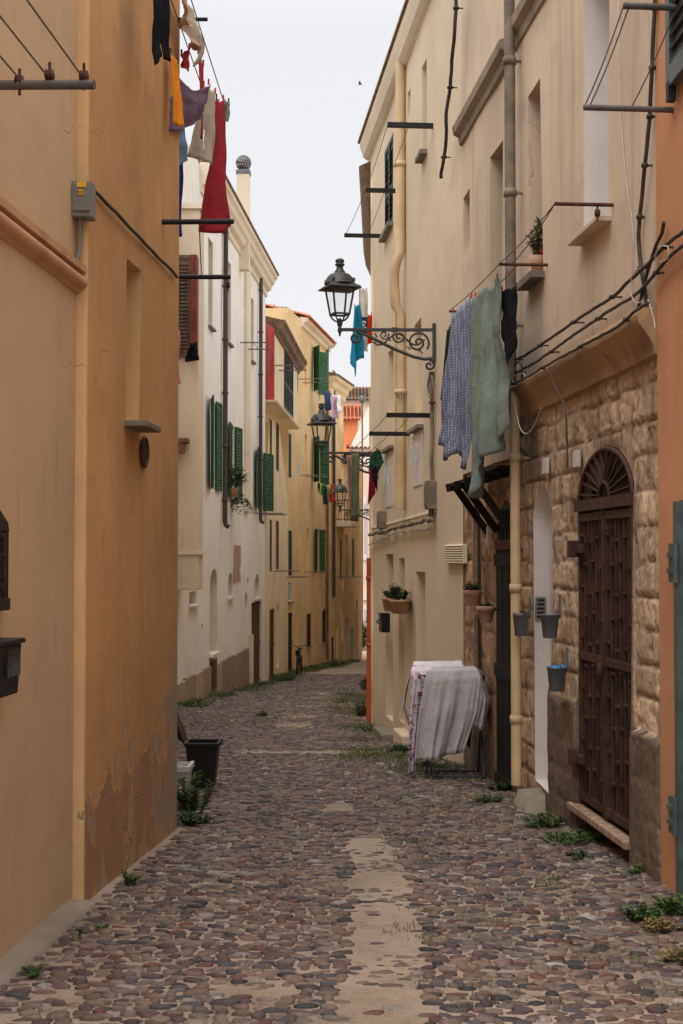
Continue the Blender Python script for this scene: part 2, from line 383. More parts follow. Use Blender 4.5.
def facade(mb, W, q0, q1, z0, z1, holes, step=.3, amp=.006, disp=None, m=0, colors=None, o=0, deep=4.0, body=True, zlow=None):
    """street face of a house with real recesses, then sides, back and top of the block behind it"""
    base = len(mb.v)
    outer = poly_rect(q0, q1, z0, z1, step)
    co = [p for p in outer]; edges = [(i, (i+1) % len(outer)) for i in range(len(outer))]
    hs = []
    for h in holes:
        b = len(co); co += h.poly; k = len(h.poly)
        edges += [(b+i, b+(i+1) % k) for i in range(k)]; hs.append((b, k))
    nq = int((q1-q0)/step); nz = int((z1-z0)/step)
    for i in range(1, nq):
        for j in range(1, nz):
            x = q0+(q1-q0)*(i+U(-.2, .2))/nq; y = z0+(z1-z0)*(j+U(-.2, .2))/nz; ok = True
            for h in holes:
                if h.x0-.2*step < x < h.x1+.2*step and h.y0-.2*step < y < h.y1+.2*step: ok = False; break
            if ok: co.append(Vector((x, y)))
    vo, eo, fo, ov, oe, of = geometry.delaunay_2d_cdt([Vector(p) for p in co], edges, [], 0, 1e-5)
    def dd(x, y):
        f = sstep(0, .25, min(x-q0, q1-x))
        if disp: return o+disp(x, y)*1.0
        P = W.p(x, y); return o+f*amp*noise.noise(P*1.1)*2
    vs = [W.p(p.x, p.y, dd(p.x, p.y)) for p in vo]
    fs = []
    for f in fo:
        cx = sum(vo[i].x for i in f)/len(f); cy = sum(vo[i].y for i in f)/len(f)
        if any(h.x0 <= cx <= h.x1 and h.y0 <= cy <= h.y1 and inside(h.poly, cx, cy) for h in holes): continue
        a, b, c = (vs[i] for i in f[:3])
        fs.append(tuple(f) if (b-a).cross(c-a).dot(W.n) > 0 else tuple(reversed(f)))
    mb.add(vs, fs, m, True)
    if colors is not None: colors += [(p.x, p.y) for p in vo]
    def note(pts):
        if colors is not None: colors.extend(pts)
    for h in holes:
        k = len(h.poly); fr = [W.p(p.x, p.y, dd(p.x, p.y)) for p in h.poly]; bk = [W.p(p.x, p.y, o-h.depth) for p in h.poly]
        mb.add(fr+bk, [(i, (i+1) % k, k+(i+1) % k, k+i) for i in range(k)], h.reveal); note([(p.x, p.y) for p in h.poly]*2)
        if h.back is not None: mb.add(bk, [tuple(range(k))], h.back); note([(p.x, p.y) for p in h.poly])
    if body:
        a0, a1, b0, b1 = W.p(q0, z0, o), W.p(q0, z1, o), W.p(q1, z0, o), W.p(q1, z1, o); D = -W.n*(deep+o)
        mb.add([a0, a1, a1+D, a0+D, b0, b1, b1+D, b0+D], [(0, 1, 2, 3), (4, 7, 6, 5), (1, 5, 6, 2), (3, 2, 6, 7)], m)
        note([(q0, z0), (q0, z1)]*2+[(q1, z0), (q1, z1)]*2)

def shutter(mb, P, u, n, w, z0, z1, pitch=.055, th=.035, m=0, fr=.055, mid=True):
    """louvred shutter leaf: P hinge foot, u along its width, n its face normal"""
    P, u, n = Vector(P), Vector(u).normalized(), Vector(n).normalized(); Z = Vector((0, 0, 1)); h = z1-z0
    def bx(a, b, c, d, t=th): mb.box(P+u*((a+b)/2)+Z*((c+d)/2-0), u*(b-a)/2, n*t/2, Z*(d-c)/2, m)
    P = Vector((P.x, P.y, z0))
    bx(0, fr, 0, h); bx(w-fr, w, 0, h); bx(fr, w-fr, 0, fr*1.4); bx(fr, w-fr, h-fr, h)
    if mid: bx(fr, w-fr, h*.42, h*.42+fr)
    k = int((h-2.4*fr)/pitch)
    for i in range(k):
        zc = fr*1.4+pitch*(i+.5)
        if mid and h*.42-.02 < zc < h*.42+fr+.02: continue
        c = P+u*(w/2)+Z*zc; t = (n*.55-Z*.83).normalized()
        mb.box(c, u*(w/2-fr), t*pitch*.55, t.cross(u)*.005, m)
    mb.box(P+u*(w/2)+Z*(h/2)-n*.004, u*(w/2-fr), n*.002, Z*(h/2-fr), m)

def sill(mb, W, q0, q1, z, out=.08, th=.05, m=0, ov=.05, o=0):
    mb.box(W.p((q0+q1)/2, z-th/2-.004, o+out/2-.03), W.d*((q1-q0)/2+ov), W.n*(out/2+.03), (0, 0, th/2), m)
def casement(mb, W, q0, q1, z0, z1, depth, o=0, fr=.05, m=0, cross=True):
    d = o-depth+.03
    def bx(a, b, c, e): mb.box(W.p((a+b)/2, (c+e)/2, d), W.d*(b-a)/2, W.n*.025, (0, 0, (e-c)/2), m)
    bx(q0+.003, q0+fr, z0+.003, z1-.003); bx(q1-fr, q1-.003, z0+.003, z1-.003); bx(q0+fr, q1-fr, z0+.003, z0+fr); bx(q0+fr, q1-fr, z1-fr, z1-.003)
    if cross: bx((q0+q1)/2-.03, (q0+q1)/2+.03, z0+fr, z1-fr)
def panel(W, q0, q1, z0, z1, d, th=.02, m=0):
    mb = MB(); mb.box(W.p((q0+q1)/2, (z0+z1)/2, d), W.d*((q1-q0)/2-.004), W.n*th, (0, 0, (z1-z0)/2-.004), m); return mb
def plank_door(W, q0, q1, z0, z1, d, m=0):
    mb = MB(); k = max(3, int((q1-q0)/.12)); w = (q1-q0-.01)/k
    for i in range(k):
        c = q0+.005+w*(i+.5); mb.box(W.p(c, (z0+z1)/2, d+.004*(i % 2)), W.d*(w/2-.003), W.n*.02, (0, 0, (z1-z0)/2-.004), m)
    for zz in (z0+.12, z0+(z1-z0)*.5, z1-.12): mb.box(W.p((q0+q1)/2, zz, d+.032), W.d*((q1-q0)/2-.02), W.n*.012, (0, 0, .05), m)
    return mb

def house(name, label, W, q0, q1, z1, mats, specs=(), step=.4, amp=.006, deep=4.0, o=0, below=.4, body=True, cat='house', extra_holes=()):
    """specs: dict(px=(x0,x1), y=(top,bottom), depth, kind, ...) -> recess in the wall and a part for what fills it"""
    root = thing(name, label, cat, (*W.p((q0+q1)/2, 0, o).xy, W.ground((q0+q1)/2)))
    z0 = min(W.ground(q0), W.ground(q1))-below
    holes = list(extra_holes); todo = []
    for sp in specs:
        a, b, c, e = sp['q'] if 'q' in sp else W.rect(*sp['px'], *sp['y'], o)
        if sp.get('ground'): c = W.ground((a+b)/2)-.05
        a = max(a, q0+.03); b = min(b, q1-.03)
        if b-a < .05: continue
        d = sp.get('depth', .18)
        if d:
            poly = poly_arch(a, b, c, e-(b-a)/2*sp.get('rise', 1), e) if sp.get('arch') else poly_rect(a, b, c, e, 99)
            holes.append(Hole(poly, d, sp.get('back', 1), sp.get('reveal', 1)))
        todo.append((sp, a, b, c, e, d))
    mb = MB(); facade(mb, W, q0, q1, z0, z1, holes, step, amp, o=o, deep=deep, body=body)
    mb.build('wall', mats, root)
    for sp, a, b, c, e, d in todo: fill(root, W, sp, a, b, c, e, d, o)
    return root
def fill(root, W, sp, a, b, c, e, d, o):
    k = sp.get('kind', 'niche'); fm = sp.get('mat', M['darkgreen']); win = None
    if k == 'niche':
        if sp.get('sill'):
            s_ = MB(); sill(s_, W, a, b, c, sp.get('out', .08), o=o, th=sp.get('th', .05)); s_.build('sill', sp.get('smat', M['stonestep']), root, bevel=.006)
        return
    if k == 'door':
        pm = plank_door(W, a, b, c, e, o-d+.03); dr = pm.build('door', fm, root)
        h = MB(); h.lathe([(0, -.02), (.022, -.015), (.022, .015), (0, .02)], W.p(a+.12, c+1.0, o-d+.085), 8); h.build('handle', M['iron'], dr)
        return
    w = MB(); casement(w, W, a, b, c, e, d, o, sp.get('fr', .05)); win = w.build('window', sp.get('fmat', M['whiteframe']), root)
    g = MB(); g.box(W.p((a+b)/2, (c+e)/2, o-d+.012), W.d*((b-a)/2-.03), W.n*.006, (0, 0, (e-c)/2-.03)); g.build('pane', M['glass'], win)
    if sp.get('sill'):
        s_ = MB(); sill(s_, W, a, b, c, sp.get('out', .08), o=o); s_.build('sill', sp.get('smat', M['stonestep']), win)
    pitch = sp.get('pitch', .07)
    if k == 'closed':
        for q, sg in ((a+.01, 1), (b-.01, -1)):
            sm = MB(); shutter(sm, W.p(q, 0, o-.02), W.d*sg, W.n, (b-a)/2-.012, c+.01, e-.01, pitch); sm.build('shutter', fm, win)
    if k == 'open':                                     # two leaves opened by an angle from the wall plane
        for q, sg, ang, wd in ((a, -1, sp.get('an', .5), (b-a)/2), (b, 1, sp.get('af', .5), (b-a)/2)):
            if ang is None: continue
            wd = sp.get('leaf', wd)
            u = W.d*sg*math.cos(ang)+W.n*math.sin(ang); nn = W.n*math.cos(ang)-W.d*sg*math.sin(ang)
            sm = MB(); shutter(sm, W.p(q, 0, o+.03), u, nn, wd, c, e, pitch); sm.build('shutter', fm, win)

# plan of the street
L1 = Wall((-1.801+.07*2.6, 2.6), (-1.801+.07*6.92, 6.92), True)
L2 = Wall((-1.751+.07*6.92, 6.92), (-1.751+.07*9.37, 9.37), True)
L2b = Wall((-1.78, 9.30), (-3.30, 26.5), True)
def l3x(y): return -5.034+.063*y
L3 = Wall((l3x(26.5), 26.5), (l3x(42.8), 42.8), True)
def rx(y): return 2.331-.0846*y
R1 = Wall((rx(2.4), 2.4), (rx(7.43), 7.43), False)
R2 = Wall((rx(7.43), 7.43), (rx(11.14), 11.14), False)
R3 = Wall((rx(11.14), 11.14), (rx(13.6), 13.6), False)
R4a = Wall((rx(13.6), 13.6), (1.0, 14.65), False)
R4b = Wall((1.0, 14.65), (.44, 21.0), False)
R5 = Wall((.70, 21.0), (2.3, 78), False)
L4A = Wall((-2.325, 42.95), (-2.02, 53.0), True)
L4B = Wall((-2.02, 53.0), (-.62, 62.6), True)
L4C = Wall((-.62, 62.6), (.09, 66.4), True)
L4D = Wall((.09, 66.4), (1.05, 71.5), True)

# ------------------------------------------------------------------ ground and cobbles
def lim_left(y):
    if y < 6.92: return -1.801+.07*y
    if y < 9.37: return -1.751+.07*y
    if y < 26.5: return -1.78+(y-9.3)/(26.5-9.3)*(-3.30+1.78)
    if y < 42.9: return l3x(y)
    for W in (L4A, L4B, L4C, L4D):
        if y < W.B.y: return W.A.x+(y-W.A.y)/(W.B.y-W.A.y)*(W.B.x-W.A.x)
    return 1.05
def lim_right(y):
    if y < 13.6: return rx(y)
    for W in (R4a, R4b, R5):
        if y < W.B.y: return W.A.x+(y-W.A.y)/(W.B.y-W.A.y)*(W.B.x-W.A.x)
    return 3
def gnoise(x, y):
    return .022*noise.noise(Vector((x*.55, y*.55, 3)))+.010*noise.noise(Vector((x*1.7, y*1.7, 9)))
def gz(x, y): return zg(y)+gnoise(x, y)*sstep(0, .4, min(x-lim_left(y)+.15, lim_right(y)-x+.15))*(1 if y < 60 else .4)
SX = [(4, .13), (5.3, .146), (6.5, .20), (8, .20), (9.5, .10), (10.8, -.08), (13.2, -.42), (17, -.72), (24, -.70), (36, -.55), (60, 0)]
def strip_x(y):
    for (a, u), (b, v) in zip(SX, SX[1:]):
        if y <= b: return u+(v-u)*(y-a)/(b-a)
    return 0
def sand(x, y):
    """how sandy the paving is here, 0 stones .. 1 bare sand"""
    s = 0.0
    dx = abs(x-strip_x(y))
    if dx < .21 and y < 16:
        ph = noise.noise(Vector((5.2, y*1.15, 0)))
        edge = (.165 if y < 8.6 else .115)+.03*noise.noise(Vector((x*6, y*5, 1)))
        if dx < edge: s = 1 if any(u < y+.06*noise.noise(Vector((x*7, y, 2))) < v for u, v in ((4, 5.5), (6.0, 6.95), (7.35, 7.75), (8.5, 9.0), (10.2, 10.6))) else (.40 if y < 9 else .22)
        if abs(dx-.17) < .03: s = max(0, s-.5)
    if 14.2 < y < 16.5 and abs(y-15.4-.25*noise.noise(Vector((x*2, 0, 4)))) < .22 and -1.2 < x < .5: s = max(s, .55)
    if y > 16 and abs(x-strip_x(y)) < .28+.2*noise.noise(Vector((x, y*.6, 2))) and noise.noise(Vector((1, y*.45, 3))) > .05: s = .6
    p = noise.noise(Vector((x*1.4, y*1.1, 21)))+.5*noise.noise(Vector((x*4, y*3.4, 5)))
    if p > .62: s = max(s, .75)
    elif p > .42: s = max(s, .3)
    return s
def gcol_mat():
    t = NT('sandy_ground'); a = t.noise(1.1, 6, .65); b = t.noise(14, 5, .65); c = t.noise(120, 3, .6)
    col = t.mix(t.ramp(a, .35, .65), (.285, .220, .160), (.40, .315, .24)); col = t.mix(t.math('MULTIPLY', t.ramp(b, .5, .7), .5), col, (.20, .14, .095))
    col = t.mix(t.math('MULTIPLY', t.ramp(c, .58, .7), .5), col, (.44, .37, .30)); col = t.mix(t.math('MULTIPLY', t.ramp(t.noise(85, 2), .60, .68), .6), col, (.10, .075, .06))
    g = t.noise(.6, 5, .6); col = t.mix(t.math('MULTIPLY', t.ramp(g, .55, .75), .25), col, (.10, .11, .045))
    return t.done(col, .95, t.bump(t.math('ADD', b, t.math('MULTIPLY', c, .5)), .5, .012), spec=.1)
M['sandground'] = gcol_mat()
M['cobble'] = attr_mat('cobble_stone', .62, .25, 55, .25, .4, mid=24)
gmb = MB()
ys = [-6+.25*i for i in range(24*2)]+[6+.12*i for i in range(1, 100)]+[18+.4*i for i in range(1, 80)]+[50+1.2*i for i in range(1, 50)]+[125, 200, 400, 900]
xs = [-60, -20, -8]+[-5+.16*i for i in range(0, 55)]+[4.5, 9, 22, 60]
gmb.grid([[Vector((x, y, gz(x, y) if -4.9 < x < 4.3 else zg(y))) for y in ys] for x in xs])
for f in range(len(gmb.f)): gmb.f[f] = gmb.f[f][::-1]
ground = gmb.build('ground', M['sandground']); tag(ground, 'sandy lane surface dropping gently away between the houses', 'ground', kind='structure')
if (ground.data.polygons[0].normal.z < 0): ground.data.flip_normals()

PAL = [((.105, .068, .060), 5), ((.150, .088, .070), 5), ((.078, .072, .074), 4), ((.045, .041, .043), 3.4), ((.175, .118, .085), 3.4), ((.135, .055, .040), 2.4), ((.22, .185, .155), 1.7), ((.36, .32, .29), .5), ((.085, .060, .062), 3)]
PALW = [w for _, w in PAL]
def cobbles():
    V = []; Fc = []; C = []; nv = 0
    y = 4.6; row = 0
    while y < 52:
        k = 1.0 if y < 16 else min(1.9, 1+.04*(y-16))
        dy = .044*k; dxs = .077*k
        xl = lim_left(y)+.03; xr = lim_right(y)-.02
        x = xl+(.5 if row % 2 else 0)*dxs+U(0, .03)
        while x < xr:
            w = dxs*U(.72, 1.38); cx = x+w/2+U(-.008, .008); cy = y+U(-.016, .016)*k
            x += w
            s = sand(cx, cy)
            if s >= .8 and RND.random() < .74: continue
            if s > .3 and RND.random() < s*.75: continue
            if RND.random() < .065: continue
            a = w*.5*U(.84, 1.04); b = dy*.5*U(.80, 1.28)
            if RND.random() < .05: a *= 1.15; b *= 1.25
            rot = U(-.22, .22)+(PI/2 if RND.random() < .05 else 0); h = U(.012, .021)*min(k, 1.3); sink = U(-.009, -.001)
            if s > .3: sink -= .006; h *= .8
            g = gz(cx, cy)+sink; n = 10 if y < 12 else (8 if y < 20 else 6)
            col = RND.choices(PAL, PALW)[0][0]; br = U(.60, 1.04); col = tuple(min(.6, c*br) for c in col)
            # dusty look: some stones are half covered with the sand's colour
            if RND.random() < .42: col = tuple(c*.66+d*.34 for c, d in zip(col, (.31, .23, .16)))
            jit = [U(.82, 1.12) for _ in range(n)]; tx, ty = U(-.12, .12), U(-.12, .12)
            rings = ((1.02, -.016), (.96, .006+h*.25), (.70, h*.86)) if y < 20 else ((1.0, -.012), (.72, h*.8))
            ca, sa = math.cos(rot), math.sin(rot)
            for rr, zz in rings:
                for i in range(n):
                    t = 2*PI*i/n; ct, st = math.cos(t), math.sin(t)
                    px = a*rr*jit[i]*math.copysign(abs(ct)**.82, ct); pyy = b*rr*jit[i]*math.copysign(abs(st)**.82, st)
                    V.append((cx+px*ca-pyy*sa, cy+px*sa+pyy*ca, g+zz+(tx*px+ty*pyy if zz > 0 else 0)))
            V.append((cx, cy, g+h)); nr = len(rings)
            for r in range(nr-1):
                for i in range(n): i2 = (i+1) % n; Fc.append((nv+r*n+i, nv+r*n+i2, nv+(r+1)*n+i2, nv+(r+1)*n+i))
            for i in range(n): Fc.append((nv+(nr-1)*n+i, nv+(nr-1)*n+(i+1) % n, nv+nr*n))
            k1 = nr*n+1; C += [(*col, 1)]*k1; nv += k1
        y += dy; row += 1
    me = bpy.data.meshes.new('cobblestones'); me.from_pydata(V, [], Fc); me.materials.append(M['cobble'])
    me.polygons.foreach_set('use_smooth', [True]*len(Fc))
    ca = me.color_attributes.new('Col', 'FLOAT_COLOR', 'POINT'); ca.data.foreach_set('color', np.asarray(C, dtype=np.float32).ravel())
    o = bpy.data.objects.new('cobblestones', me); COL.objects.link(o); o.parent = ground
    tag(o, kind='structure')
cobbles()

# ------------------------------------------------------------------ left: the two orange houses
zt2 = 6.4
tan = thing('tan_house', 'tan plastered house with a bullnose moulding above head height, beside the brighter orange house', 'house', (*L1.p(2.5, 0).xy, L1.ground(2.5)))
mb = MB(); facade(mb, L1, 0, L1.L, -.4, zt2-.3, [], .4, .008, deep=4, zlow=0); mb.build('wall', [M['tan'], M['tan']], tan)
zb_ = L1.hit(79, 296)[1]; zt_ = L1.hit(81, 262, .05)[1]
prof = [(0, zb_), (.012, zb_+.0)]+[(.012+.045*math.sin(a), zb_+.015+(zt_-zb_-.06)*(1-math.cos(a))/2) for a in [PI*i/10 for i in range(0, 11)]][1:]
prof += [(.03, zt_-.04), (.05, zt_-.035), (.05, zt_), (0, zt_+.012)]
mb = MB(); mb.profile(prof, L1.p(0, 0), L1.p(L1.L-.005, 0), L1.n); mb.build('moulding', M['tan_mould'], tan)
mb = MB(); mb.box(L1.p(L1.L/2, zt2-.23, -2), L1.d*(L1.L/2-.01), L1.n*1.98, (0, 0, .06)); mb.build('roof_slab', M['greywall'], tan)

og = thing('orange_house', 'deep orange plastered house whose paint is peeling off near the ground', 'house', (*L2.p(1.2, 0).xy, L2.ground(1.2)))
a, b, c, e = L2.rect(127, 140.5, 258, 420)
holes = [Hole(poly_rect(a, b, c, e, 99), .16, 1, 1)]
mb = MB(); facade(mb, L2, 0, L2.L, -.6, zt2, holes, .22, .012, deep=4.2)
mb.build('wall', [M['orange'], M['orange_lit']], og)
mb = MB(); rows = []
for i in range(170):                                    # the plastered end of the wall, its arris slightly chipped
    z = -.38+i*(zt2+.3)/169; j1 = .006*noise.noise(Vector((0, z*3, 2)))-.012*max(0, noise.noise(Vector((5, z*9, 1)))-.15); j2 = .005*noise.noise(Vector((3, z*6, 4)))
    rows.append([L2.p(-.010, z, -.13), L2.p(-.014+j2, z, -.05), L2.p(-.015+j2, z, -.010+j1), L2.p(-.010, z, .002+j1), L2.p(.012, z, .003+j2*.5)])
mb.grid(rows); mb.build('corner_strip', M['orange_lit'], og)
mb = MB(); sill(mb, L2, a, b, c, .12, .035, ov=.03); mb.build('sill', M['stonestep'], og, bevel=.006)
q, z = L2.hit(144, 452); vt = MB()
cc = L2.p(q, z, .004)
ring = [cc+L2.d*.085*math.cos(t)+Vector((0, 0, .085*math.sin(t))) for t in [2*PI*i/20 for i in range(21)]]
vt.tube(ring, .012, 6)
for i in range(-3, 4): vt.bar(cc+Vector((0, 0, i*.022))-L2.d*math.sqrt(max(0, .085**2-(i*.022)**2)), cc+Vector((0, 0, i*.022))+L2.d*math.sqrt(max(0, .085**2-(i*.022)**2)), .006)
vt.add([cc+L2.d*.085*math.cos(t)+Vector((0, 0, .085*math.sin(t))) for t in [2*PI*i/20 for i in range(20)]], [tuple(range(20))])
vt.build('air_vent', M['rust'], og)
mb = MB(); W_ = L2b; facade(mb, W_, 0, W_.L, zg(26.5)-.5, 7.5, [], 1.2, .01, deep=3); mb.build('unseen_recessed_house', [M['cream_pale']], og)  # unseen recessed house past the corner, kept under the orange house
# stone ledge along the foot of the tan wall
mb = MB(); lp = []
for i in range(22):
    y = 3.2+i*(7.28-3.2)/21; xw = -1.801+.07*min(y, 6.92)
    wd = .115+.025*noise.noise(Vector((0, y*2.5, 7)))-(.06*sstep(6.8, 7.3, y))
    z = zg(y)+.030+.008*noise.noise(Vector((0, y*2, 1)))-.05*sstep(6.8, 7.28, y)
    lp.append([Vector((xw-.02, y, z+.015)), Vector((xw+wd*.5, y, z+.004)), Vector((xw+wd-.025, y, z-.006)), Vector((xw+wd, y, z-.03)), Vector((xw+wd+.01, y, z-.14))])
mb.grid(lp); o_ = mb.build('kerb', M['concrete']); tag(o_, 'worn concrete kerb along the foot of the tan wall', 'kerb', kind='structure')

# ------------------------------------------------------------------ left: long white house
H3 = thing('white_house', 'long white rendered house with a stone plinth, green shutters and a deep cornice', 'house', (*L3.p(9, 0).xy, L3.ground(9)))
zc3 = 10.34
G = M['green']
S3 = [dict(px=(208.5, 213), y=(237, 325), depth=.2, kind='glass', sill=1), dict(px=(227.5, 231), y=(260, 342), depth=.2, kind='glass', sill=1),
      dict(px=(251, 253.5), y=(297, 360), depth=.2, kind='glass', sill=1),
      dict(px=(210.5, 215), y=(398, 489), depth=.15, kind='open', mat=G, an=.21, af=.05, leaf=.66, pitch=.062),
      dict(px=(230.5, 234.5), y=(424, 498), depth=.18, kind='open', mat=G, an=.06, af=.15, leaf=.58, sill=1),
      dict(px=(257, 263), y=(449, 509), depth=.18, kind='open', mat=G, an=.14, af=.24, leaf=.8),
      dict(px=(189.5, 197), y=(592, 605), depth=.2, kind='niche', sill=1, smat=M['whiteframe']),
      dict(px=(210, 217.5), y=(569, 654), depth=.22, kind='niche', arch=1, sill=1, smat=M['whiteframe'], th=.08),
      dict(px=(228, 233), y=(573, 597), depth=.2, kind='glass', arch=1, sill=1, smat=M['whiteframe']),
      dict(px=(244.2, 247.6), y=(593, 609), depth=.15, kind='niche', arch=1),
      dict(px=(254.5, 259.5), y=(574, 598), depth=.2, kind='glass', arch=1, sill=1, smat=M['whiteframe']),
      dict(px=(251.5, 262), y=(603, 668), depth=.13, kind='door', mat=M['brownwood'], ground=1),
      dict(px=(200.6, 202), y=(624, 629), depth=.1, kind='niche'), dict(px=(247, 248.5), y=(578, 583), depth=.1, kind='niche')]
mb = MB()
holes = []; todo = []
for sp in S3:
    a, b, c, e = L3.rect(*sp['px'], *sp['y'])
    if sp.get('ground'): c = L3.ground((a+b)/2)-.05
    holes.append(Hole(poly_arch(a, b, c, e-(b-a)*.3, e) if sp.get('arch') else poly_rect(a, b, c, e, 99), sp['depth'])); todo.append((sp, a, b, c, e, sp['depth']))
facade(mb, L3, 0, L3.L, zg(43)-.5, zc3, holes, .55, .014, deep=6)
mb.build('wall', [M['white'], M['cream_pale']], H3)
for t_ in todo: fill(H3, L3, *t_, 0)
zp = -.77                                              # top of the plinth
mb = MB(); q = .0; cols = []
qd0, qd1 = todo[11][1], todo[11][2]; qn = L3.hit(213.5, 640)[0]
while q < L3.hit(247, 640)[0]:
    w = U(.7, 1.15); q1_ = min(q+w, L3.hit(247, 640)[0])
    zb1 = min(L3.ground(q), L3.ground(q1_))-.2
    k = len(mb.v); mb.box(L3.p((q+q1_)/2, (zb1+zp)/2+U(-.03, .02), .02+U(0, .012)), L3.d*((q1_-q)/2-.004), L3.n*.035, (0, 0, (zp-zb1)/2))
    c_ = mul((.36, .265, .185), U(.75, 1.2)); cols += [(*c_, 1)]*(len(mb.v)-k); q = q1_
mb.build('plinth', M['plinth'], H3, colors=cols, bevel=.012)
mb = MB(); mb.bar(L3.p(L3.hit(249, 600)[0], L3.ground(14)-.1, .05), L3.p(L3.hit(249, 600)[0], zp+.35, .05), .16, .10); mb.build('corner_post', M['cream'], H3)
a, b, c, e = L3.rect(233.5, 240.5, 545, 583); panel(L3, a, b, c, e, .006, .004).build('bare_patch', M['brickpatch'], H3)
# small cellar hatch under the arched niche
a, b, c, e = L3.rect(211.5, 215.5, 660, 690, .05); panel(L3, a, b, c, e, .075, .012).build('cellar_hatch', M['brownwood'], H3)
prof = [(0, zc3-.62), (.05, zc3-.60), (.06, zc3-.45), (.16, zc3-.40), (.20, zc3-.27), (.26, zc3-.22), (.30, zc3-.10), (.36, zc3-.05), (.37, zc3+.05), (0, zc3+.08)]
mb = MB(); mb.profile(prof, L3.p(4.0, 0), L3.p(L3.L+.1, 0), L3.n); mb.build('cornice', M['cream_pale'], H3)
mb = MB(); mb.profile([(.41, zc3+.055), (.41, zc3+.10), (-3, zc3+.9), (-6, zc3+.1), (-6, zc3)], L3.p(4.0, 0), L3.p(L3.L+.15, 0), L3.n); mb.build('roof', M['tilebrown'], H3)
q_, _ = L3.hit(246, 400)
mb = MB(); mb.box(L3.p(q_, (zc3-.7+.3)/2-1.0+2, .03), L3.d*.42, L3.n*.04, (0, 0, 3.0)); 
mb.box(L3.p(q_, zc3-3.2, .03), L3.d*.45, L3.n*.045, (0, 0, 2.6)); mb.build('pilaster', M['cream_pale'], H3)
# bay standing out from the near end, shuttered window on the side that faces up the lane
zbay0 = at(190, 590, 27.4).z; zbay1 = at(190, 209, 27.4).z; x1b = (198.7-CX)/F*27.4; x2b = l3x(28.3)
mb = MB(); bx0 = -3.9
mb.box(((bx0+x1b)/2, 27.85, (zbay0+zbay1)/2), ((x1b-bx0)/2, 0, 0), (0, .45, 0), (0, 0, (zbay1-zbay0)/2)); bay = mb.build('bay', M['cream'], H3, bevel=.02)
mb = MB(); mb.box(((bx0+x1b)/2+.04, 27.85, zbay1+.05), ((x1b-bx0)/2+.05, 0, 0), (0, .52, 0), (0, 0, .05)); mb.box(((bx0+x1b)/2+.03, 27.85, at(190, 553, 27.4).z), ((x1b-bx0)/2+.03, 0, 0), (0, .485, 0), (0, 0, .03)); mb.build('ledge', M['cream_pale'], bay)
z0_, z1_ = at(185, 357, 27.3).z, at(185, 257, 27.3).z
mb = MB(); xa = (171-CX)/F*27.3; xb_ = (190.5-CX)/F*27.3
shutter(mb, (xa, 27.36, 0), (1, 0, 0), (0, -1, 0), xb_-xa, z0_, z1_+.05, .075, fr=.07, mid=False); sh = mb.build('shutter', M['brownshutter'], bay)
mb = MB(); xc_ = (196.5-CX)/F*27.2; mb.box(((xb_+xc_)/2, 27.22, (z0_+z1_)/2), ((xc_-xb_)/2, 0, 0), (0, .16, 0), (0, 0, (z1_-z0_)/2)); mb.build('window_frame', M['redbrown'], bay, bevel=.01)
# little tiled hood below the bay window
mb = MB(); p_ = at(183, 441, 27.2); mb.box(p_, (.12, 0, 0), (0, .16, 0), (0, 0, .05)); mb.box(p_+Vector((-.04, 0, -.14)), (.07, 0, 0), (0, .12, 0), (0, 0, .1)); mb.build('bracket', M['tilebrown'], bay, bevel=.02)
def downpipe(label, pts, r, mat, clip_z=(), W=None, name='downpipe'):
    mb = MB(); mb.tube(pts, r, 10)
    for z in clip_z:
        c = Vector((pts[0][0], pts[0][1], z)); mb.lathe([(r*1.02, -.03), (r*1.22, -.03), (r*1.22, .03), (r*1.02, .03)], c, 10)
        if W: mb.bar(c, c-W.n*.12, .02)
    base = min((Vector(p) for p in pts), key=lambda p: p.z)
    return single(name, mb, mat, label, 'downpipe', base)
def wallpipe(label, W, px, ytop, ybot, r, mat, off=.09, shoe=True, clips=4, name='downpipe'):
    q, zb = W.hit(px, ybot, off); _, zt = W.hit(px, ytop, off)
    pts = [W.p(q, zt, off), W.p(q, zb+.15, off)]
    if shoe: pts += [W.p(q, zb+.05, off+.02), W.p(q-.02, zb, off+.09)]
    else: pts[-1].z = zb
    return downpipe(label, pts, r, mat, [zb+(zt-zb)*(i+.5)/clips for i in range(clips)], W, name)
wallpipe('dark grey downpipe on the white house, between the two nearest green shuttered windows', L3, 225, 205, 527, .06, M['pipe_dark'], clips=6)
wallpipe('thin dark downpipe on the white house beside its farthest green shutters', L3, 260.5, 268, 523, .055, M['pipe_dark'], clips=6)
# chimney with turbine cowl behind the cornice
cp = at(243.5, 175, 37); ch = thing('chimney', 'square cream chimney with a round metal turbine cowl above the white house', 'chimney', (cp.x, cp.y, zc3-.2))
mb = MB(); mb.box((cp.x, cp.y, (cp.z+zc3-1)/2), (.17, 0, 0), (0, .17, 0), (0, 0, (cp.z-zc3+1)/2)); mb.build('stack', M['cream_pale'], ch, bevel=.015)
mb = MB(); mb.box((cp.x, cp.y, cp.z+.05), (.19, 0, 0), (0, .19, 0), (0, 0, .05)); mb.build('cap', M['zinc'], ch, bevel=.01)
mb = MB(); tc = cp+Vector((0, 0, .32)); r0 = .21
mb.lathe([(.13, -.24), (.13, -.15), (.16, -.14)], tc, 16)
for k in range(18):
    a0 = 2*PI*k/18; pts = [[tc+Vector((math.cos(a0+dd_+.5*t)*math.cos(t)*r0, math.sin(a0+dd_+.5*t)*math.cos(t)*r0, math.sin(t)*r0)) for dd_ in (0, .26)] for t in [-.8+.26*i for i in range(9)]]
    mb.grid(pts)
mb.lathe([(0, .215), (.06, .20), (.08, .185)], tc, 12); mb.build('turbine_cowl', M['steel'], ch)
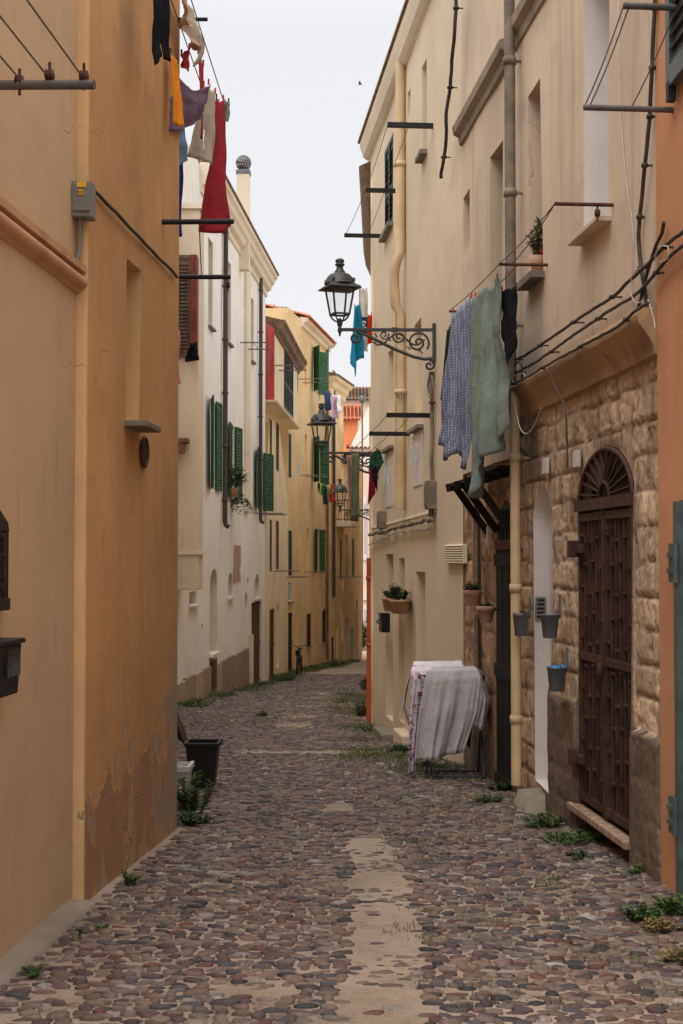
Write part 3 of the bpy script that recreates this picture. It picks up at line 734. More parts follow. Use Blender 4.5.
# ------------------------------------------------------------------ right: stone house with the arched gate
ZT = 7.0
zmb = R2.hit(655, 353)[1]; zmt = R2.hit(639, 321)[1]     # storey moulding over the stone base
zplin = R2.hit(640, 741)[1]
ga, gb_, gz0, gspring = R2.rect(577, 631, 499, 850); gtop = R2.hit(604, 445)[1]
na, nb, nz0, _ = R2.rect(531.5, 549.5, 500, 778); ntop = R2.hit(541, 486)[1]
da, db, _, _ = R3.rect(494.5, 511, 560, 770); dtop = R3.hit(503, 500)[1]
wa, wb, wz0, _ = R3.rect(470.5, 478.5, 560, 690); wtop = R3.hit(475, 502)[1]
class Blocks:
    """irregular ashlar courses: height and tint at a point of the wall"""
    def __init__(s, seed, z0, z1, q0, q1, hmin=.24, hmax=.36, wmin=.34, wmax=.75, cuts=()):
        r = random.Random(seed); s.rows = []; z = z0
        while z < z1:
            h = r.uniform(hmin, hmax); row = []; q = q0-r.uniform(0, .4)
            while q < q1+.5:
                w = r.uniform(wmin, wmax); row.append((q, q+w, r.uniform(.75, 1.22), r.uniform(-.012, .014), r.random())); q += w
            s.rows.append((z, z+h, row)); z += h
    def get(s, x, y):
        wx = x+.022*noise.noise(Vector((x*5, y*5, 1))); wy = y+.022*noise.noise(Vector((x*3.5, y*4, 7)))
        for z0, z1, row in s.rows:
            if z0 <= wy < z1:
                for a, b, t, o, k in row:
                    if a <= wx < b: return min(wy-z0, z1-wy), min(wx-a, b-wx), t, o, k
        return .1, .1, 1, 0, .5
def stone_wall(root, W, q0, q1, z0, z1, holes, blk, plinths, colour, name='stone_wall', step=.022, hj=.023, vj=.009, arcs=None):
    def disp(x, y):
        jz, jx, t, o_, k = blk.get(x, y)
        n1 = noise.noise(Vector((x*9, y*9, 2))); n2 = noise.noise(Vector((x*2.3, y*2.3, 5))); n3 = noise.noise(Vector((x*24, y*17, 8))); n4 = noise.noise(Vector((x*13, y*5, 11)))
        wear = .5+.5*n2
        d = .005*n1+.006*n2+.004*n3+o_*.55
        jw = .010+.012*max(0, n1+.2)
        d -= hj*(1-sstep(jw*.5, jw, jz))*(.55+.45*sstep(-.4, .3, n2)); d -= vj*(1-sstep(.003, .012, jx))
        d -= .020*sstep(.22, .38, n4+.5*n3)               # furrows and pits worn into the soft stone
        if arcs:
            ax, az, ra, rz, zt = arcs; e = math.hypot((x-ax)/ra, (y-az)/rz)
            for k_ in (1.36, 1.75):
                if y > az-.1: d -= .016*(1-sstep(.0, .035, abs(e-k_)))
        for a, b, zt, out in plinths:
            if a < x < b and y < zt+.012*n2:
                e = sstep(0, .02, min(x-a, b-x, zt+.012*n2-y)); d = (.3*d+.004*n1)*e+d*(1-e)+out*e
        return d-.02
    pts = []; mb = MB()
    facade(mb, W, q0, q1, z0, z1, holes, step, 0, disp, colors=pts, deep=3.5)
    cols = []
    for x, y in pts:
        jz, jx, t, o_, k = blk.get(x, y); n1 = noise.noise(Vector((x*3, y*3, 4))); n2 = noise.noise(Vector((x*12, y*3, 6))); n3 = noise.noise(Vector((x*1.1, y*1.1, 16)))
        c = Vector(colour)*t*(1+.16*n1)
        if k > .72: c = Vector((c.x*.80, c.y*.76, c.z*.74))
        pl = any(a < x < b and y < zt for a, b, zt, out in plinths)
        if pl: c = Vector((.165, .118, .085))*(1+.25*n1)*(.85+.3*k)
        else:
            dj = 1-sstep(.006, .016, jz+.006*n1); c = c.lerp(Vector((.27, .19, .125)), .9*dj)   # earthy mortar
            dk = sstep(.20, .42, n2+.7*n3); c = c.lerp(Vector((.13, .088, .062)), .5*dk); c = c.lerp(Vector((.60, .46, .32)), .35*sstep(.15, .5, -n2+.3*n1))
        cols.append((c.x, c.y, c.z, 1))
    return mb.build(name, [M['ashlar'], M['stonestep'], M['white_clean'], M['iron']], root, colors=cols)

gc0, gw0 = (ga+gb_)/2, (gb_-ga)/2
sh_ = thing('stone_house', 'house with a rough stone ground floor, arched iron gate and stained beige plaster above', 'house', (*R2.p(1.8, 0).xy, R2.ground(1.8)))
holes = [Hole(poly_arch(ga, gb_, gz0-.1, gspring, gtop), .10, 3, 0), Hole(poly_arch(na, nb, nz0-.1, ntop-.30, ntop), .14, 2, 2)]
plq = []
for x0, x1, yt in ((631.5, 661, 740), (548.5, 577.5, 704)):
    a, b, c, e = R2.rect(x0, x1, yt, 860); plq.append((a-.02, b+.02, e, .045))
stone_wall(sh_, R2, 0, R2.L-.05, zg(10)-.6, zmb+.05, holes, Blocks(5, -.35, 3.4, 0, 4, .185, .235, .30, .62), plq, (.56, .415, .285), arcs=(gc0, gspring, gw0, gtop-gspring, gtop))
# upper floor
W2 = [dict(px=(583.5, 608), y=(-60, 218), depth=.28, kind='niche', sill=1, back=2, reveal=2, out=.10, th=.035, smat=M['beige']),
      dict(px=(529.5, 542), y=(78, 272), depth=.24, kind='glass', sill=1, out=.10, fmat=M['brownwood'])]
def upper(root, W, specs, za, zb, mats, q0=0, q1=None, step=.3, o=0, deep=3.4):
    holes = []; todo = []
    for sp in specs:
        a, b, c, e = W.rect(*sp['px'], *sp['y'], o); d = sp['depth']
        a = max(a, .03); b = min(b, W.L-.03); holes.append(Hole(poly_rect(a, b, c, e, 99), d, sp.get('back', 1), sp.get('reveal', 1))); todo.append((sp, a, b, c, e, d))
    mb = MB(); facade(mb, W, q0, W.L if q1 is None else q1, za, zb, holes, step, .010, deep=deep, o=o); mb.build('upper_wall', mats, root)
    for t_ in todo: fill(root, W, *t_, o)
upper(sh_, R2, W2, zmb+.02, ZT, [M['beige'], M['beige'], M['white_clean']])
prof = [(-.03, zmb-.03), (.025, zmb-.02), (.035, zmb+.03), (.05, zmb+.06), (.085, zmb+.11), (.12, zmb+.155), (.125, zmt-.03), (.115, zmt), (-.03, zmt+.035)]
mb = MB()
for i in range(24):                                     # slightly uneven run of plaster
    qa, qb = .02+(R2.L-.30)*i/24, .02+(R2.L-.30)*(i+1)/24
    f = lambda q: [(o_+.010*noise.noise(Vector((q*3, o_*9, 1))), z+.014*noise.noise(Vector((q*2.2, z, 6)))) for o_, z in prof]
    k = len(prof); ra = [R2.p(qa, z, o_) for o_, z in f(qa)]; rb = [R2.p(qb, z, o_) for o_, z in f(qb)]
    mb.add(ra+rb, [(j, (j+1) % k, k+(j+1) % k, k+j) for j in range(k)])
    if i == 0: mb.add(ra, [tuple(range(k))])
    if i == 23: mb.add(rb, [tuple(range(k))])
M['sandmould'] = plaster('moulding_limewash', (.42, .27, .15), var=.2, streak=.35, stain=(.16, .10, .07), stain_amt=.7, bump=.6)
mb.build('moulding', M['sandmould'], sh_)
mb = MB(); mb.box(R2.p(R2.L/2, ZT+.06, -1.7), R2.d*(R2.L/2-.02), R2.n*1.65, (0, 0, .05)); mb.build('roof_slab', M['greywall'], sh_)
# gate: frame with a fanlight, two barred leaves over sheet iron
gc = (ga+gb_)/2; gw = (gb_-ga)/2; gd = -.03
mb = MB(); fan_n = 13
mb.box(R2.p(gc, gspring, gd+.02), R2.d*(gw-.004), R2.n*.028, (0, 0, .035))
arch = [R2.p(gc+(gw-.02)*math.cos(t), gspring+(gtop-gspring-.02)*math.sin(t), gd+.01) for t in [PI*i/20 for i in range(21)]]
mb.tube(arch, .018, 6)
mb.tube([R2.p(gc+.13*math.cos(t), gspring+.10*math.sin(t)+.03, gd+.01) for t in [PI*i/12 for i in range(13)]], .016, 6)
for i in range(1, fan_n):
    t = PI*i/fan_n
    mb.bar(R2.p(gc+.13*math.cos(t), gspring+.03+.10*math.sin(t), gd+.01), R2.p(gc+(gw-.03)*math.cos(t), gspring+(gtop-gspring-.02)*math.sin(t), gd+.01), .022, .010)
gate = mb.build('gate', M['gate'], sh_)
zmid = R2.hit(631, 669)[1]
zbot = R2.hit(631, 838)[1]
for qa, qb in ((ga+.012, gc-.006), (gc+.006, gb_-.012)):
    mb = MB(); w_ = qb-qa
    for q in (qa+.022, qb-.022): mb.box(R2.p(q, (zbot+gspring-.03)/2, gd), R2.d*.018, R2.n*.022, (0, 0, (gspring-.035-zbot)/2))
    for z in (zbot+.05, zmid, gspring-.075): mb.box(R2.p((qa+qb)/2, z, gd), R2.d*(w_/2-.002), R2.n*.024, (0, 0, .024))
    nb_ = 6
    for i in range(1, nb_): mb.box(R2.p(qa+.03+(w_-.06)*i/nb_, (zbot+gspring)/2, gd+.004), R2.d*.0075, R2.n*.009, (0, 0, (gspring-.06-zbot)/2))
    k = 0; z = zbot+.22
    while z < gspring-.2:                               # short staggered links between the bars
        for i in range(nb_):
            if (i+k) % 2 == 0:
                c = qa+.03+(w_-.06)*(i+.5)/nb_; mb.box(R2.p(c, z+.02*(i % 3), gd+.010), R2.d*((w_-.06)/nb_/2), R2.n*.008, (0, 0, .009))
        z += .165; k += 1
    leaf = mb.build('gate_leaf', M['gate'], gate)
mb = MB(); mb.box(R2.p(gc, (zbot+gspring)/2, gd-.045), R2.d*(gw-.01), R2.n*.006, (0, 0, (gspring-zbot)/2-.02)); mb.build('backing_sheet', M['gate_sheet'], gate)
mb = MB(); mb.box(R2.p(gc, (zbot+gspring)/2, gd+.014), R2.d*.016, R2.n*.014, (0, 0, (gspring-zbot)/2-.04)); mb.lathe([(0, -.05), (.022, -.045), (.022, .045), (0, .05)], R2.p(gc, zmid-.06, gd+.045), 10); mb.build('centre_bar', M['gate'], gate)
for px, y in ((573, 549), (574, 757)):
    q, z = R2.hit(px, y, .03); mb = MB(); mb.box(R2.p(q, z, .03), R2.d*.045, R2.n*.03, (0, 0, .055)); mb.bar(R2.p(q-.18, z, .015), R2.p(q, z, .015), .03, .06); mb.build('hinge_block', M['gate'], sh_, bevel=.006)
mb = MB(); q0_, z0_ = R2.hit(631, 852, .06)
mb.box(R2.p(gc+.03, zbot-.035, .01), R2.d*(gw+.05), R2.n*.045, (0, 0, .022)); mb.build('threshold', M['threshold'], sh_, bevel=.006)
mb = MB(); z = R2.hit(545, 609, -.07)[1]; q = nb-.010; mb.box(R2.p(q, z, -.068), R2.d*.008, R2.n*.040, (0, 0, .088))
for i in range(5): mb.box(R2.p(q-.009, z-.062+.031*i, -.068), R2.d*.003, R2.n*.028, (0, 0, .0085), 1)
mb.build('vent_grille', [M['plasticgrey'], M['iron']], sh_, bevel=.004)
mb = MB(); c_ = R2.p((na+nb)/2+.02, zg(10.3)+.07, .06); rr = []
for i in range(9):
    r_ = []
    for j in range(7):
        u, v = -1+2*i/8, -1+2*j/6; rr_ = max(abs(u), abs(v))
        p_ = c_+R2.d*u*.27+R2.n*v*.11; p_.z = zg(10.3)+(.13 if rr_ < .75 else .09)*(1 if rr_ < .99 else -.5)+.02*noise.noise(Vector((u*2, v*2, 3)))
        r_.append(p_)
    rr.append(r_)
mb.grid(rr); mb.build('doorstep', M['stonestep'], sh_)
# ------------------------------------------------------------------ next house: dark door, plank hood
dh = thing('old_house', 'narrow old house of crumbling stone with a black door under a wooden hood', 'house', (*R3.p(1.2, 0).xy, R3.ground(1.2)))
holes = [Hole(poly_arch(da, db, zg(11.5)-.2, dtop-.35, dtop), .06, 3, 0), Hole(poly_arch(wa, wb, wz0, wtop-.2, wtop), .07, 3, 0)]
z3top = R3.hit(470, 470)[1]
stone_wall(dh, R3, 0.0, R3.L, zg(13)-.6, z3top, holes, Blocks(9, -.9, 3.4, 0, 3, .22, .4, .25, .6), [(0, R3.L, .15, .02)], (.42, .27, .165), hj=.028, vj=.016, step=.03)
W3 = [dict(px=(490.5, 502), y=(140, 300), depth=.22, kind='glass', sill=1, fmat=M['brownwood']), dict(px=(463.5, 470.5), y=(188, 246), depth=.22, kind='glass', sill=0, fmat=M['brownwood'])]
upper(dh, R3, W3, z3top-.02, ZT+.5, [M['beige'], M['beige'], M['beige']])
mb = MB(); mb.box(R3.p(R3.L/2, ZT+.56, -1.7), R3.d*(R3.L/2-.02), R3.n*1.65, (0, 0, .05)); mb.build('roof_slab', M['greywall'], dh)
dr = plank_door(R3, da, db, zg(11.5)-.1, dtop-.38, -.035).build('door', M['blackwood'], dh)
mb = MB(); mb.box(R3.p((da+db)/2, dtop-.37, -.03), R3.d*((db-da)/2-.004), R3.n*.03, (0, 0, .04)); mb.build('door_rail', M['brownwood'], dr)
mb = MB(); mb.box(R3.p((da+db)/2, dtop-.17, -.045), R3.d*((db-da)/2-.02), R3.n*.01, (0, 0, .15))
for i in range(1, 5): mb.bar(R3.p(da+(db-da)*i/5, dtop-.33, -.02), R3.p(da+(db-da)*i/5, dtop-.08, -.02), .016)
mb.build('transom', M['iron'], dr)
# hood of worn beams over the door
mb = MB(); zh = R3.hit(500, 478, .1)[1]
qa, qb = R3.hit(511, 490)[0], R3.hit(487, 490)[0]
for q in (qa+.05, (qa+qb)/2+.05, qb-.02): mb.bar(R3.p(q, zh+.06, -.02), R3.p(q+.05, zh-.03, .36), .06, .07); mb.bar(R3.p(q, zh-.42, .0), R3.p(q+.03, zh-.02, .28), .05, .06)
for i in range(3): mb.bar(R3.p(qa-.05, zh+.09-.045*i, .06+.10*i), R3.p(qb+.10, zh+.07-.035*i, .07+.10*i), .12, .025)
mb.build('door_hood', M['beam'], dh)
M['cornice_dirty'] = plaster('sooty_cornice', (.37, .295, .22), var=.25, streak=.5, stain=(.15, .12, .09), stain_amt=.7, bump=.6)
# storey cornice running across both houses
zc = R3.hit(455, 141, .1)[1]
prof = [(-.01, zc-.0), (.03, zc+.01), (.04, zc+.08), (.09, zc+.11), (.10, zc+.18), (-.01, zc+.21)]
mb = MB(); mb.profile(prof, R3.p(.10, 0), R3.p(R3.L-.02, 0), R3.n); mb.build('cornice', M['cornice_dirty'], dh)
mb = MB(); mb.profile(prof, R2.p(.8, 0), R2.p(R2.L-.10, 0), R2.n); mb.build('cornice', M['cornice_dirty'], sh_)
wallpipe('tall downpipe where the stone house meets the old house, grey above and cream below', R2, 511, -140, 392, .043, M['pipe_grey'], shoe=False, off=.10, clips=4)
wallpipe('cream painted downpipe standing beside the black door', R2, 516.5, 392, 785, .040, M['pipe_beige'], shoe=False, off=.10, clips=3)

# ------------------------------------------------------------------ right edge: terracotta house
th = thing('terracotta_house', 'terracotta plastered house at the near right edge, with a grey metal door and slate shutter', 'house', (*R1.p(3, 0).xy, R1.ground(3)))
sa, sb_, _, sz1 = R1.rect(668, 760, -150, 78); sb_, sz0 = R1.hit(668, 90, .06)
da1, db1, _, dz1 = R1.rect(684, 800, 486, 700)
holes = [Hole(poly_rect(da1, db1, zg(6)-.3, dz1, 99), .12, 1), Hole(poly_rect(sa, sb_, sz0, sz1, 99), .1, 1)]
mb = MB(); facade(mb, R1, 0, R1.L, -.5, ZT-1.3, holes, .3, .006, deep=3.6, o=.02); mb.build('wall', [M['terracotta'], M['terracotta']], th)
mb = MB(); mb.box(R1.p(R1.L/2, ZT-1.24, -1.7), R1.d*(R1.L/2-.02), R1.n*1.65, (0, 0, .05)); mb.build('roof_slab', M['greywall'], th)
mb = MB(); mb.box(R1.p((da1+db1)/2, (dz1+zg(6)-.1)/2, -.02), R1.d*((db1-da1)/2-.004), R1.n*.03, (0, 0, (dz1-zg(6)+.1)/2-.004))
for q in (da1+.03, db1-.03): mb.box(R1.p(q, (dz1+zg(6)-.1)/2, .02), R1.d*.028, R1.n*.035, (0, 0, (dz1-zg(6)+.1)/2-.006))
dr = mb.build('metal_door', M['slate'], th)
for y0_, y1_ in ((543, 583), (796, 834)):
    q, z = R1.hit(674, (y0_+y1_)/2, .05); mb = MB(); hh = (y1_-y0_)/2/F*6.9
    mb.box(R1.p(q, z, .045), R1.d*.05, R1.n*.018, (0, 0, hh))
    for k in (-.4, .4): mb.box(R1.p(q, z+hh*k, .066), R1.d*.052, R1.n*.006, (0, 0, .012))
    mb.tube([R1.p(q-.06, z-hh, .06), R1.p(q-.06, z+hh, .06)], .016, 8); mb.build('hinge', M['slate'], dr)
u = -R1.d*.92+R1.n*.39; nn = R1.n*.92+R1.d*.39
mb = MB(); shutter(mb, R1.p(sb_, 0, .05), -R1.d*.99+R1.n*.06, R1.n, .7, sz0, sz1, .07, .045, fr=.075, mid=False); s0 = mb.build('shutter', M['slate'], th)
mb = MB(); q, z = R1.hit(671, 92, .06); mb.box(R1.p(q, z, .06), R1.d*.02, R1.n*.02, (0, 0, .05)); mb.build('shutter_stay', M['iron'], s0)

# ------------------------------------------------------------------ cream corner house
zEave = 7.95
ch4 = thing('cream_house', 'tall cream house with a corner, narrow doorways and deep eaves halfway along the right side', 'house', (*R4b.p(3, 0).xy, R4b.ground(3)))
S4 = [dict(px=(414.5, 422), y=(317, 410), depth=.24, kind='niche', sill=0), dict(px=(387.7, 393.5), y=(346, 414), depth=.24, kind='niche'),
      dict(px=(386, 393.2), y=(554, 722), depth=.16, kind='niche'), dict(px=(399.4, 404.5), y=(558, 724), depth=.16, kind='niche'),
      dict(px=(416.6, 425.2), y=(572, 745), depth=.22, kind='niche'),
      dict(px=(384.5, 393), y=(132, 222), depth=.10, kind='closed', mat=M['darkgreen'], sill=1, pitch=.075),
      dict(px=(422.3, 426.4), y=(58, 150), depth=.2, kind='glass', sill=1, fmat=M['whiteframe']), dict(px=(408.5, 411), y=(88, 112), depth=.14, kind='niche')]
holes = []; todo = []
for sp in S4:
    a, b, c, e = R4b.rect(*sp['px'], *sp['y']); holes.append(Hole(poly_rect(a, b, c, e, 99), sp['depth'])); todo.append((sp, a, b, c, e, sp['depth']))
zband = R4b.hit(436, 512)[1]
mb = MB(); facade(mb, R4b, 0, R4b.L, zg(21)-.6, zEave, holes, .35, .010, deep=5)
facade(mb, R4a, 0, R4a.L, zg(14.6)-.6, zEave+.9, [], .3, .008, deep=.8)
mb.build('wall', [M['cream'], M['cream']], ch4)
for t_ in todo: fill(ch4, R4b, *t_, 0)
# the paler coat of the upper floors stops in a thin lip
z2 = R4b.hit(371, 529)[1]
M['lip'] = M['cream_pale']
mb = MB(); mb.add([R4b.p(.0, zband, .0), R4b.p(R4b.L-.15, z2, .0), R4b.p(R4b.L-.15, z2+.03, .0), R4b.p(0, zband+.03, .0)]+[R4b.p(.0, zband, .018), R4b.p(R4b.L-.15, z2, .018), R4b.p(R4b.L-.15, z2+.03, .012), R4b.p(0, zband+.03, .012)], [(4, 5, 6, 7), (0, 1, 5, 4), (3, 7, 6, 2)]); mb.build('plaster_lip', M['cream_pale'], ch4)
prof = [(0, zEave-.22), (.05, zEave-.20), (.10, zEave-.16), (.14, zEave-.04), (.15, zEave+.0), (.15, zEave+.06), (0, zEave+.10)]
mb = MB(); mb.profile(prof, R4b.p(-.3, 0), R4b.p(R4b.L+.12, 0), R4b.n); mb.build('eaves', M['cream_pale'], ch4)
mb = MB(); mb.profile([(.18, zEave+.065), (.18, zEave+.10), (-2.5, zEave+.9), (-5, zEave+.1), (-5, zEave)], R4b.p(-.3, 0), R4b.p(R4b.L+.18, 0), R4b.n); mb.build('roof', M['tilebrown'], ch4)
for px0, px1, y in ((413.5, 422.5, 424), (385.5, 394, 445)):
    a, b, c, e = R4b.rect(px0, px1, y, y+62); mb = MB(); sill(mb, R4b, a, b, e, .07, .04, ov=.04); mb.build('sill', M['stonestep'], ch4)
    mb = MB(); mb.box(R4b.p((a+b)/2, (c+e)/2-.03, .005), R4b.d*((b-a)/2), R4b.n*.008, (0, 0, (e-c)/2-.05))
    pnl = mb.build('closed_panel', M['white_clean'], ch4)
    for k in (-.24, .24):
        mb = MB(); cc = R4b.p((a+b)/2+k*(b-a), (c+e)/2+.02, .03)
        mb.tube([cc+R4b.n*(.018+.012*math.cos(t))+R4b.d*.02*math.cos(t)+Vector((0, 0, .11*math.sin(t))) for t in [2*PI*i/16 for i in range(17)]], .008, 6); mb.build('handle_loop', M['whiteplastic'], pnl)
a, b, c, e = R4b.rect(393.5, 405, 733, 745); mb = MB(); mb.box(R4b.p((a+b)/2, zg(18)+.06, .16), R4b.d*.45, R4b.n*.12, (0, 0, .07)); mb.build('doorstep', M['stonestep'], ch4, bevel=.02)
mb = MB(); q_, z_ = R4b.hit(399, 737); mb.box(R4b.p(q_-.9, zg(17)+.05, .06), R4b.d*.40, R4b.n*.08, (0, 0, .10)); mb.build('doorstep', M['cream'], ch4, bevel=.02)
a, b, c, e = R4a.rect(447, 465.5, 544, 563.5, .02); mb = MB(); mb.box(R4a.p((a+b)/2, (c+e)/2, .02), R4a.d*(b-a)/2, R4a.n*.02, (0, 0, (e-c)/2))
for i in range(8): mb.box(R4a.p((a+b)/2, c+(e-c)*(i+.5)/8, .045), R4a.d*((b-a)/2-.02), (R4a.n+Vector((0, 0, -.8)))*.009, (R4a.n*.8+Vector((0, 0, 1)))*.004)
mb.build('vent_grille', M['cream_pale'], ch4, bevel=.004)
q, zt_ = R4b.hit(401, 62, .06); _, ze = R4b.hit(401, 262, .06); _, zb_ = R4b.hit(401, 510, .06)
downpipe('cream downpipe with an offset bend on the cream corner house', [R4b.p(q, zt_, .07), R4b.p(q, ze+.12, .07), R4b.p(q, ze, .12), R4b.p(q+.04, ze-.12, .14), R4b.p(q+.05, ze-.30, .14), R4b.p(q+.05, ze-.55, .12), R4b.p(q+.05, ze-.62, .07), R4b.p(q+.05, zb_, .07)], .06, M['pipe_beige'], [ze+1.2, ze-1.6], R4b)
q, zt_ = R4b.hit(372, 380, .07); _, zm_ = R4b.hit(371.5, 558, .07); _, zb_ = R4b.hit(371.5, 708, .07)
downpipe('pale upper pipe at the far corner of the cream house', [R4b.p(R4b.L+.045, zt_, -.015), R4b.p(R4b.L+.045, zm_, -.015)], .032, M['pipe_beige'], (), R4b)
downpipe('bright orange red downpipe guarding the far corner of the cream house', [R4b.p(R4b.L+.06, zm_, .012), R4b.p(R4b.L+.06, zg(20.8)-.05, .012)], .047, M['pipe_red'], [.4, 1.4], R4b)
# house beyond, seen by its tiled eaves past the corner
h5 = thing('set_back_house', 'house set back behind the cream corner house, its brown tiled eaves showing past the corner', 'house', (*R5.p(20, 0).xy, R5.ground(20)))
mb = MB(); facade(mb, R5, 0, R5.L, zg(78)-.5, 7.6, [], 2, .01, deep=5); mb.build('wall', [M['cream'], M['cream']], h5)
mb = MB(); k0 = 12; e0 = at(364, 186, 22).z
for i in range(8):
    yy = 21.2+.32*i
    for s_ in (0, 1): pass
prof = [(0, 7.45)]+[(.47*math.sin(t), e0+.05+.75*(1-math.cos(t))) for t in [PI/2*i/8 for i in range(9)]]+[(.50, 7.62), (0, 7.75)]
prof = [(0, 6.95), (.06, 6.95), (.16, 7.0), (.30, 7.15), (.40, 7.38), (.44, 7.62), (.44, 7.70), (0, 7.9)]
mb.profile(prof, R5.p(.25, 0), R5.p(6, 0), R5.n); mb.build('eaves', M['tilebrown'], h5)
# ------------------------------------------------------------------ yellow houses farther down on the left
def simple_house(name, label, W, za, specs, mats, eave=None, deep=6, extra=None, step=.8, cat='house', tile=None):
    root = thing(name, label, cat, (*W.p(W.L/2, 0).xy, W.ground(W.L/2)))
    holes = []; todo = []
    for sp in specs:
        a, b, c, e = W.rect(*sp['px'], *sp['y'])
        if sp.get('ground'): c = W.ground((a+b)/2)-.05
        a = max(a, .04); b = min(b, W.L-.04)
        if b-a < .1: continue
        holes.append(Hole(poly_arch(a, b, c, e-(b-a)*.25, e) if sp.get('arch') else poly_rect(a, b, c, e, 99), sp['depth'])); todo.append((sp, a, b, c, e, sp['depth']))
    mb = MB(); facade(mb, W, 0, W.L, min(W.ground(0), W.ground(W.L))-.5, za, holes, step, .014, deep=deep); mb.build('wall', mats, root)
    for t_ in todo: fill(root, W, *t_, 0)
    return root
DG, GR, GF = M['darkgreen'], M['green'], M['green_faded']
BW = M['brownwood']
zA = at(297, 352, 47).z
hA = simple_house('yellow_house', 'narrow pale yellow house whose red-ended upper floor juts out over the lane', L4A, 3.9+CAMZ-1.9, [
    dict(px=(269.5, 272), y=(417, 466), depth=.06, kind='closed', mat=M['brownshutter']), dict(px=(276, 279), y=(421, 470), depth=.06, kind='closed', mat=M['brownshutter']),
    dict(px=(269.5, 272), y=(519, 572), depth=.06, kind='closed', mat=M['brownshutter']), dict(px=(276, 279), y=(520, 570), depth=.06, kind='closed', mat=M['brownshutter']),
    dict(px=(269.5, 274), y=(610, 677), depth=.06, kind='door', mat=M['reddoor'], ground=1), dict(px=(276.5, 279), y=(605, 668), depth=.2, kind='niche')], [M['yellow_pale'], M['yellow_pale']], deep=5)
# the jettied upper floor
yj0, yj1 = 43.3, 52.6
def jx(px, y): return (px-CX)/F*y
zj0 = at(274, 401, yj0).z; zj1 = at(274, 325, yj0).z
xj0, xj1 = jx(274.3, yj0), jx(298, yj1); LJ = Wall((xj0, yj0), (xj1, yj1), True)
mb = MB(); sj = [dict(px=(284, 293.5), y=(346, 412), depth=.06, kind='closed', mat=DG), dict(px=(297, 299.6), y=(352, 392), depth=.06, kind='closed', mat=DG)]
holes = []; todo = []
for sp in sj:
    a, b, c, e = LJ.rect(*sp['px'], *sp['y']); b = min(b, LJ.L-.1); a = min(a, b-.3); c = max(c, zj0+.15); holes.append(Hole(poly_rect(a, b, c, e, 99), sp['depth'])); todo.append((sp, a, b, c, e, sp['depth']))
facade(mb, LJ, 0, LJ.L, zj0, zj1, holes, .7, .012, deep=4.5); mb.build('upper_storey', [M['yellow_pale'], M['yellow_pale']], hA)
for t_ in todo: fill(hA, LJ, *t_, 0)
mb = MB(); xr_ = jx(274, 43.2); zt_ = at(265, 309, 43.2).z
mb.add([Vector((xr_-5, 43.22, zj0)), Vector((xr_, 43.22, zj0)), Vector((xr_, 43.22, zj1-.1)), Vector((xr_-1.2, 43.22, zj1+.55)), Vector((xr_-5, 43.22, zj1+.9))]+[Vector((xr_-5, 43.28, zj0)), Vector((xr_, 43.28, zj0)), Vector((xr_, 43.28, zj1-.1)), Vector((xr_-1.2, 43.28, zj1+.55)), Vector((xr_-5, 43.28, zj1+.9))],
       [(0, 1, 2, 3, 4), (9, 8, 7, 6, 5), (1, 6, 7, 2), (2, 7, 8, 3), (3, 8, 9, 4), (0, 5, 6, 1)]); mb.build('end_wall', M['redwall'], hA)
mb = MB(); mb.profile([(-.2, zj1-.30), (.05, zj1-.28), (.08, zj1-.2), (.20, zj1-.12), (.26, zj1+.02), (.34, zj1+.08), (.34, zj1+.14), (-2.5, zj1+.8), (-2.5, zj1-.1)], LJ.p(-.02, 0), LJ.p(LJ.L+.1, 0), LJ.n); mb.build('eaves', M['tilebrown'], hA)
mb = MB(); mb.profile([(-.9, zj0-.03), (.06, zj0-.03), (.08, zj0+.03), (-.9, zj0+.03)], LJ.p(-.1, 0), LJ.p(LJ.L, 0), LJ.n); mb.build('jetty_edge', M['yellow_pale'], hA)
# tiles
def tile_roof(root, W, q0, q1, z, out, run, rise, mat, pitch=.24, name='roof'):
    mb = MB(); k = int((q1-q0)/pitch)
    a, b = W.p(q0, z, out), W.p(q1, z, out); up = -W.n*run+Vector((0, 0, rise))
    mb.add([a, b, b+up, a+up], [(0, 1, 2, 3)]); mb.add([a-Vector((0, 0, .08)), b-Vector((0, 0, .08)), b+up-Vector((0, 0, .08)), a+up-Vector((0, 0, .08))], [(3, 2, 1, 0)])
    for i in range(k+1):
        c = a+W.d*pitch*i; n = 6; r = pitch*.33
        ring = lambda o_: [o_+W.d*r*math.cos(t)+Vector((0, 0, r*math.sin(t))) for t in [PI*j/n for j in range(n+1)]]
        pts = [ring(c+up*s_+Vector((0, 0, .004*(s_*20 % 2)))) for s_ in (0, .25, .25, .5, .5, .75, .75, 1)]
        mb.grid(pts)
    return mb.build(name, mat, root)
zB = at(329, 342, 61.5).z
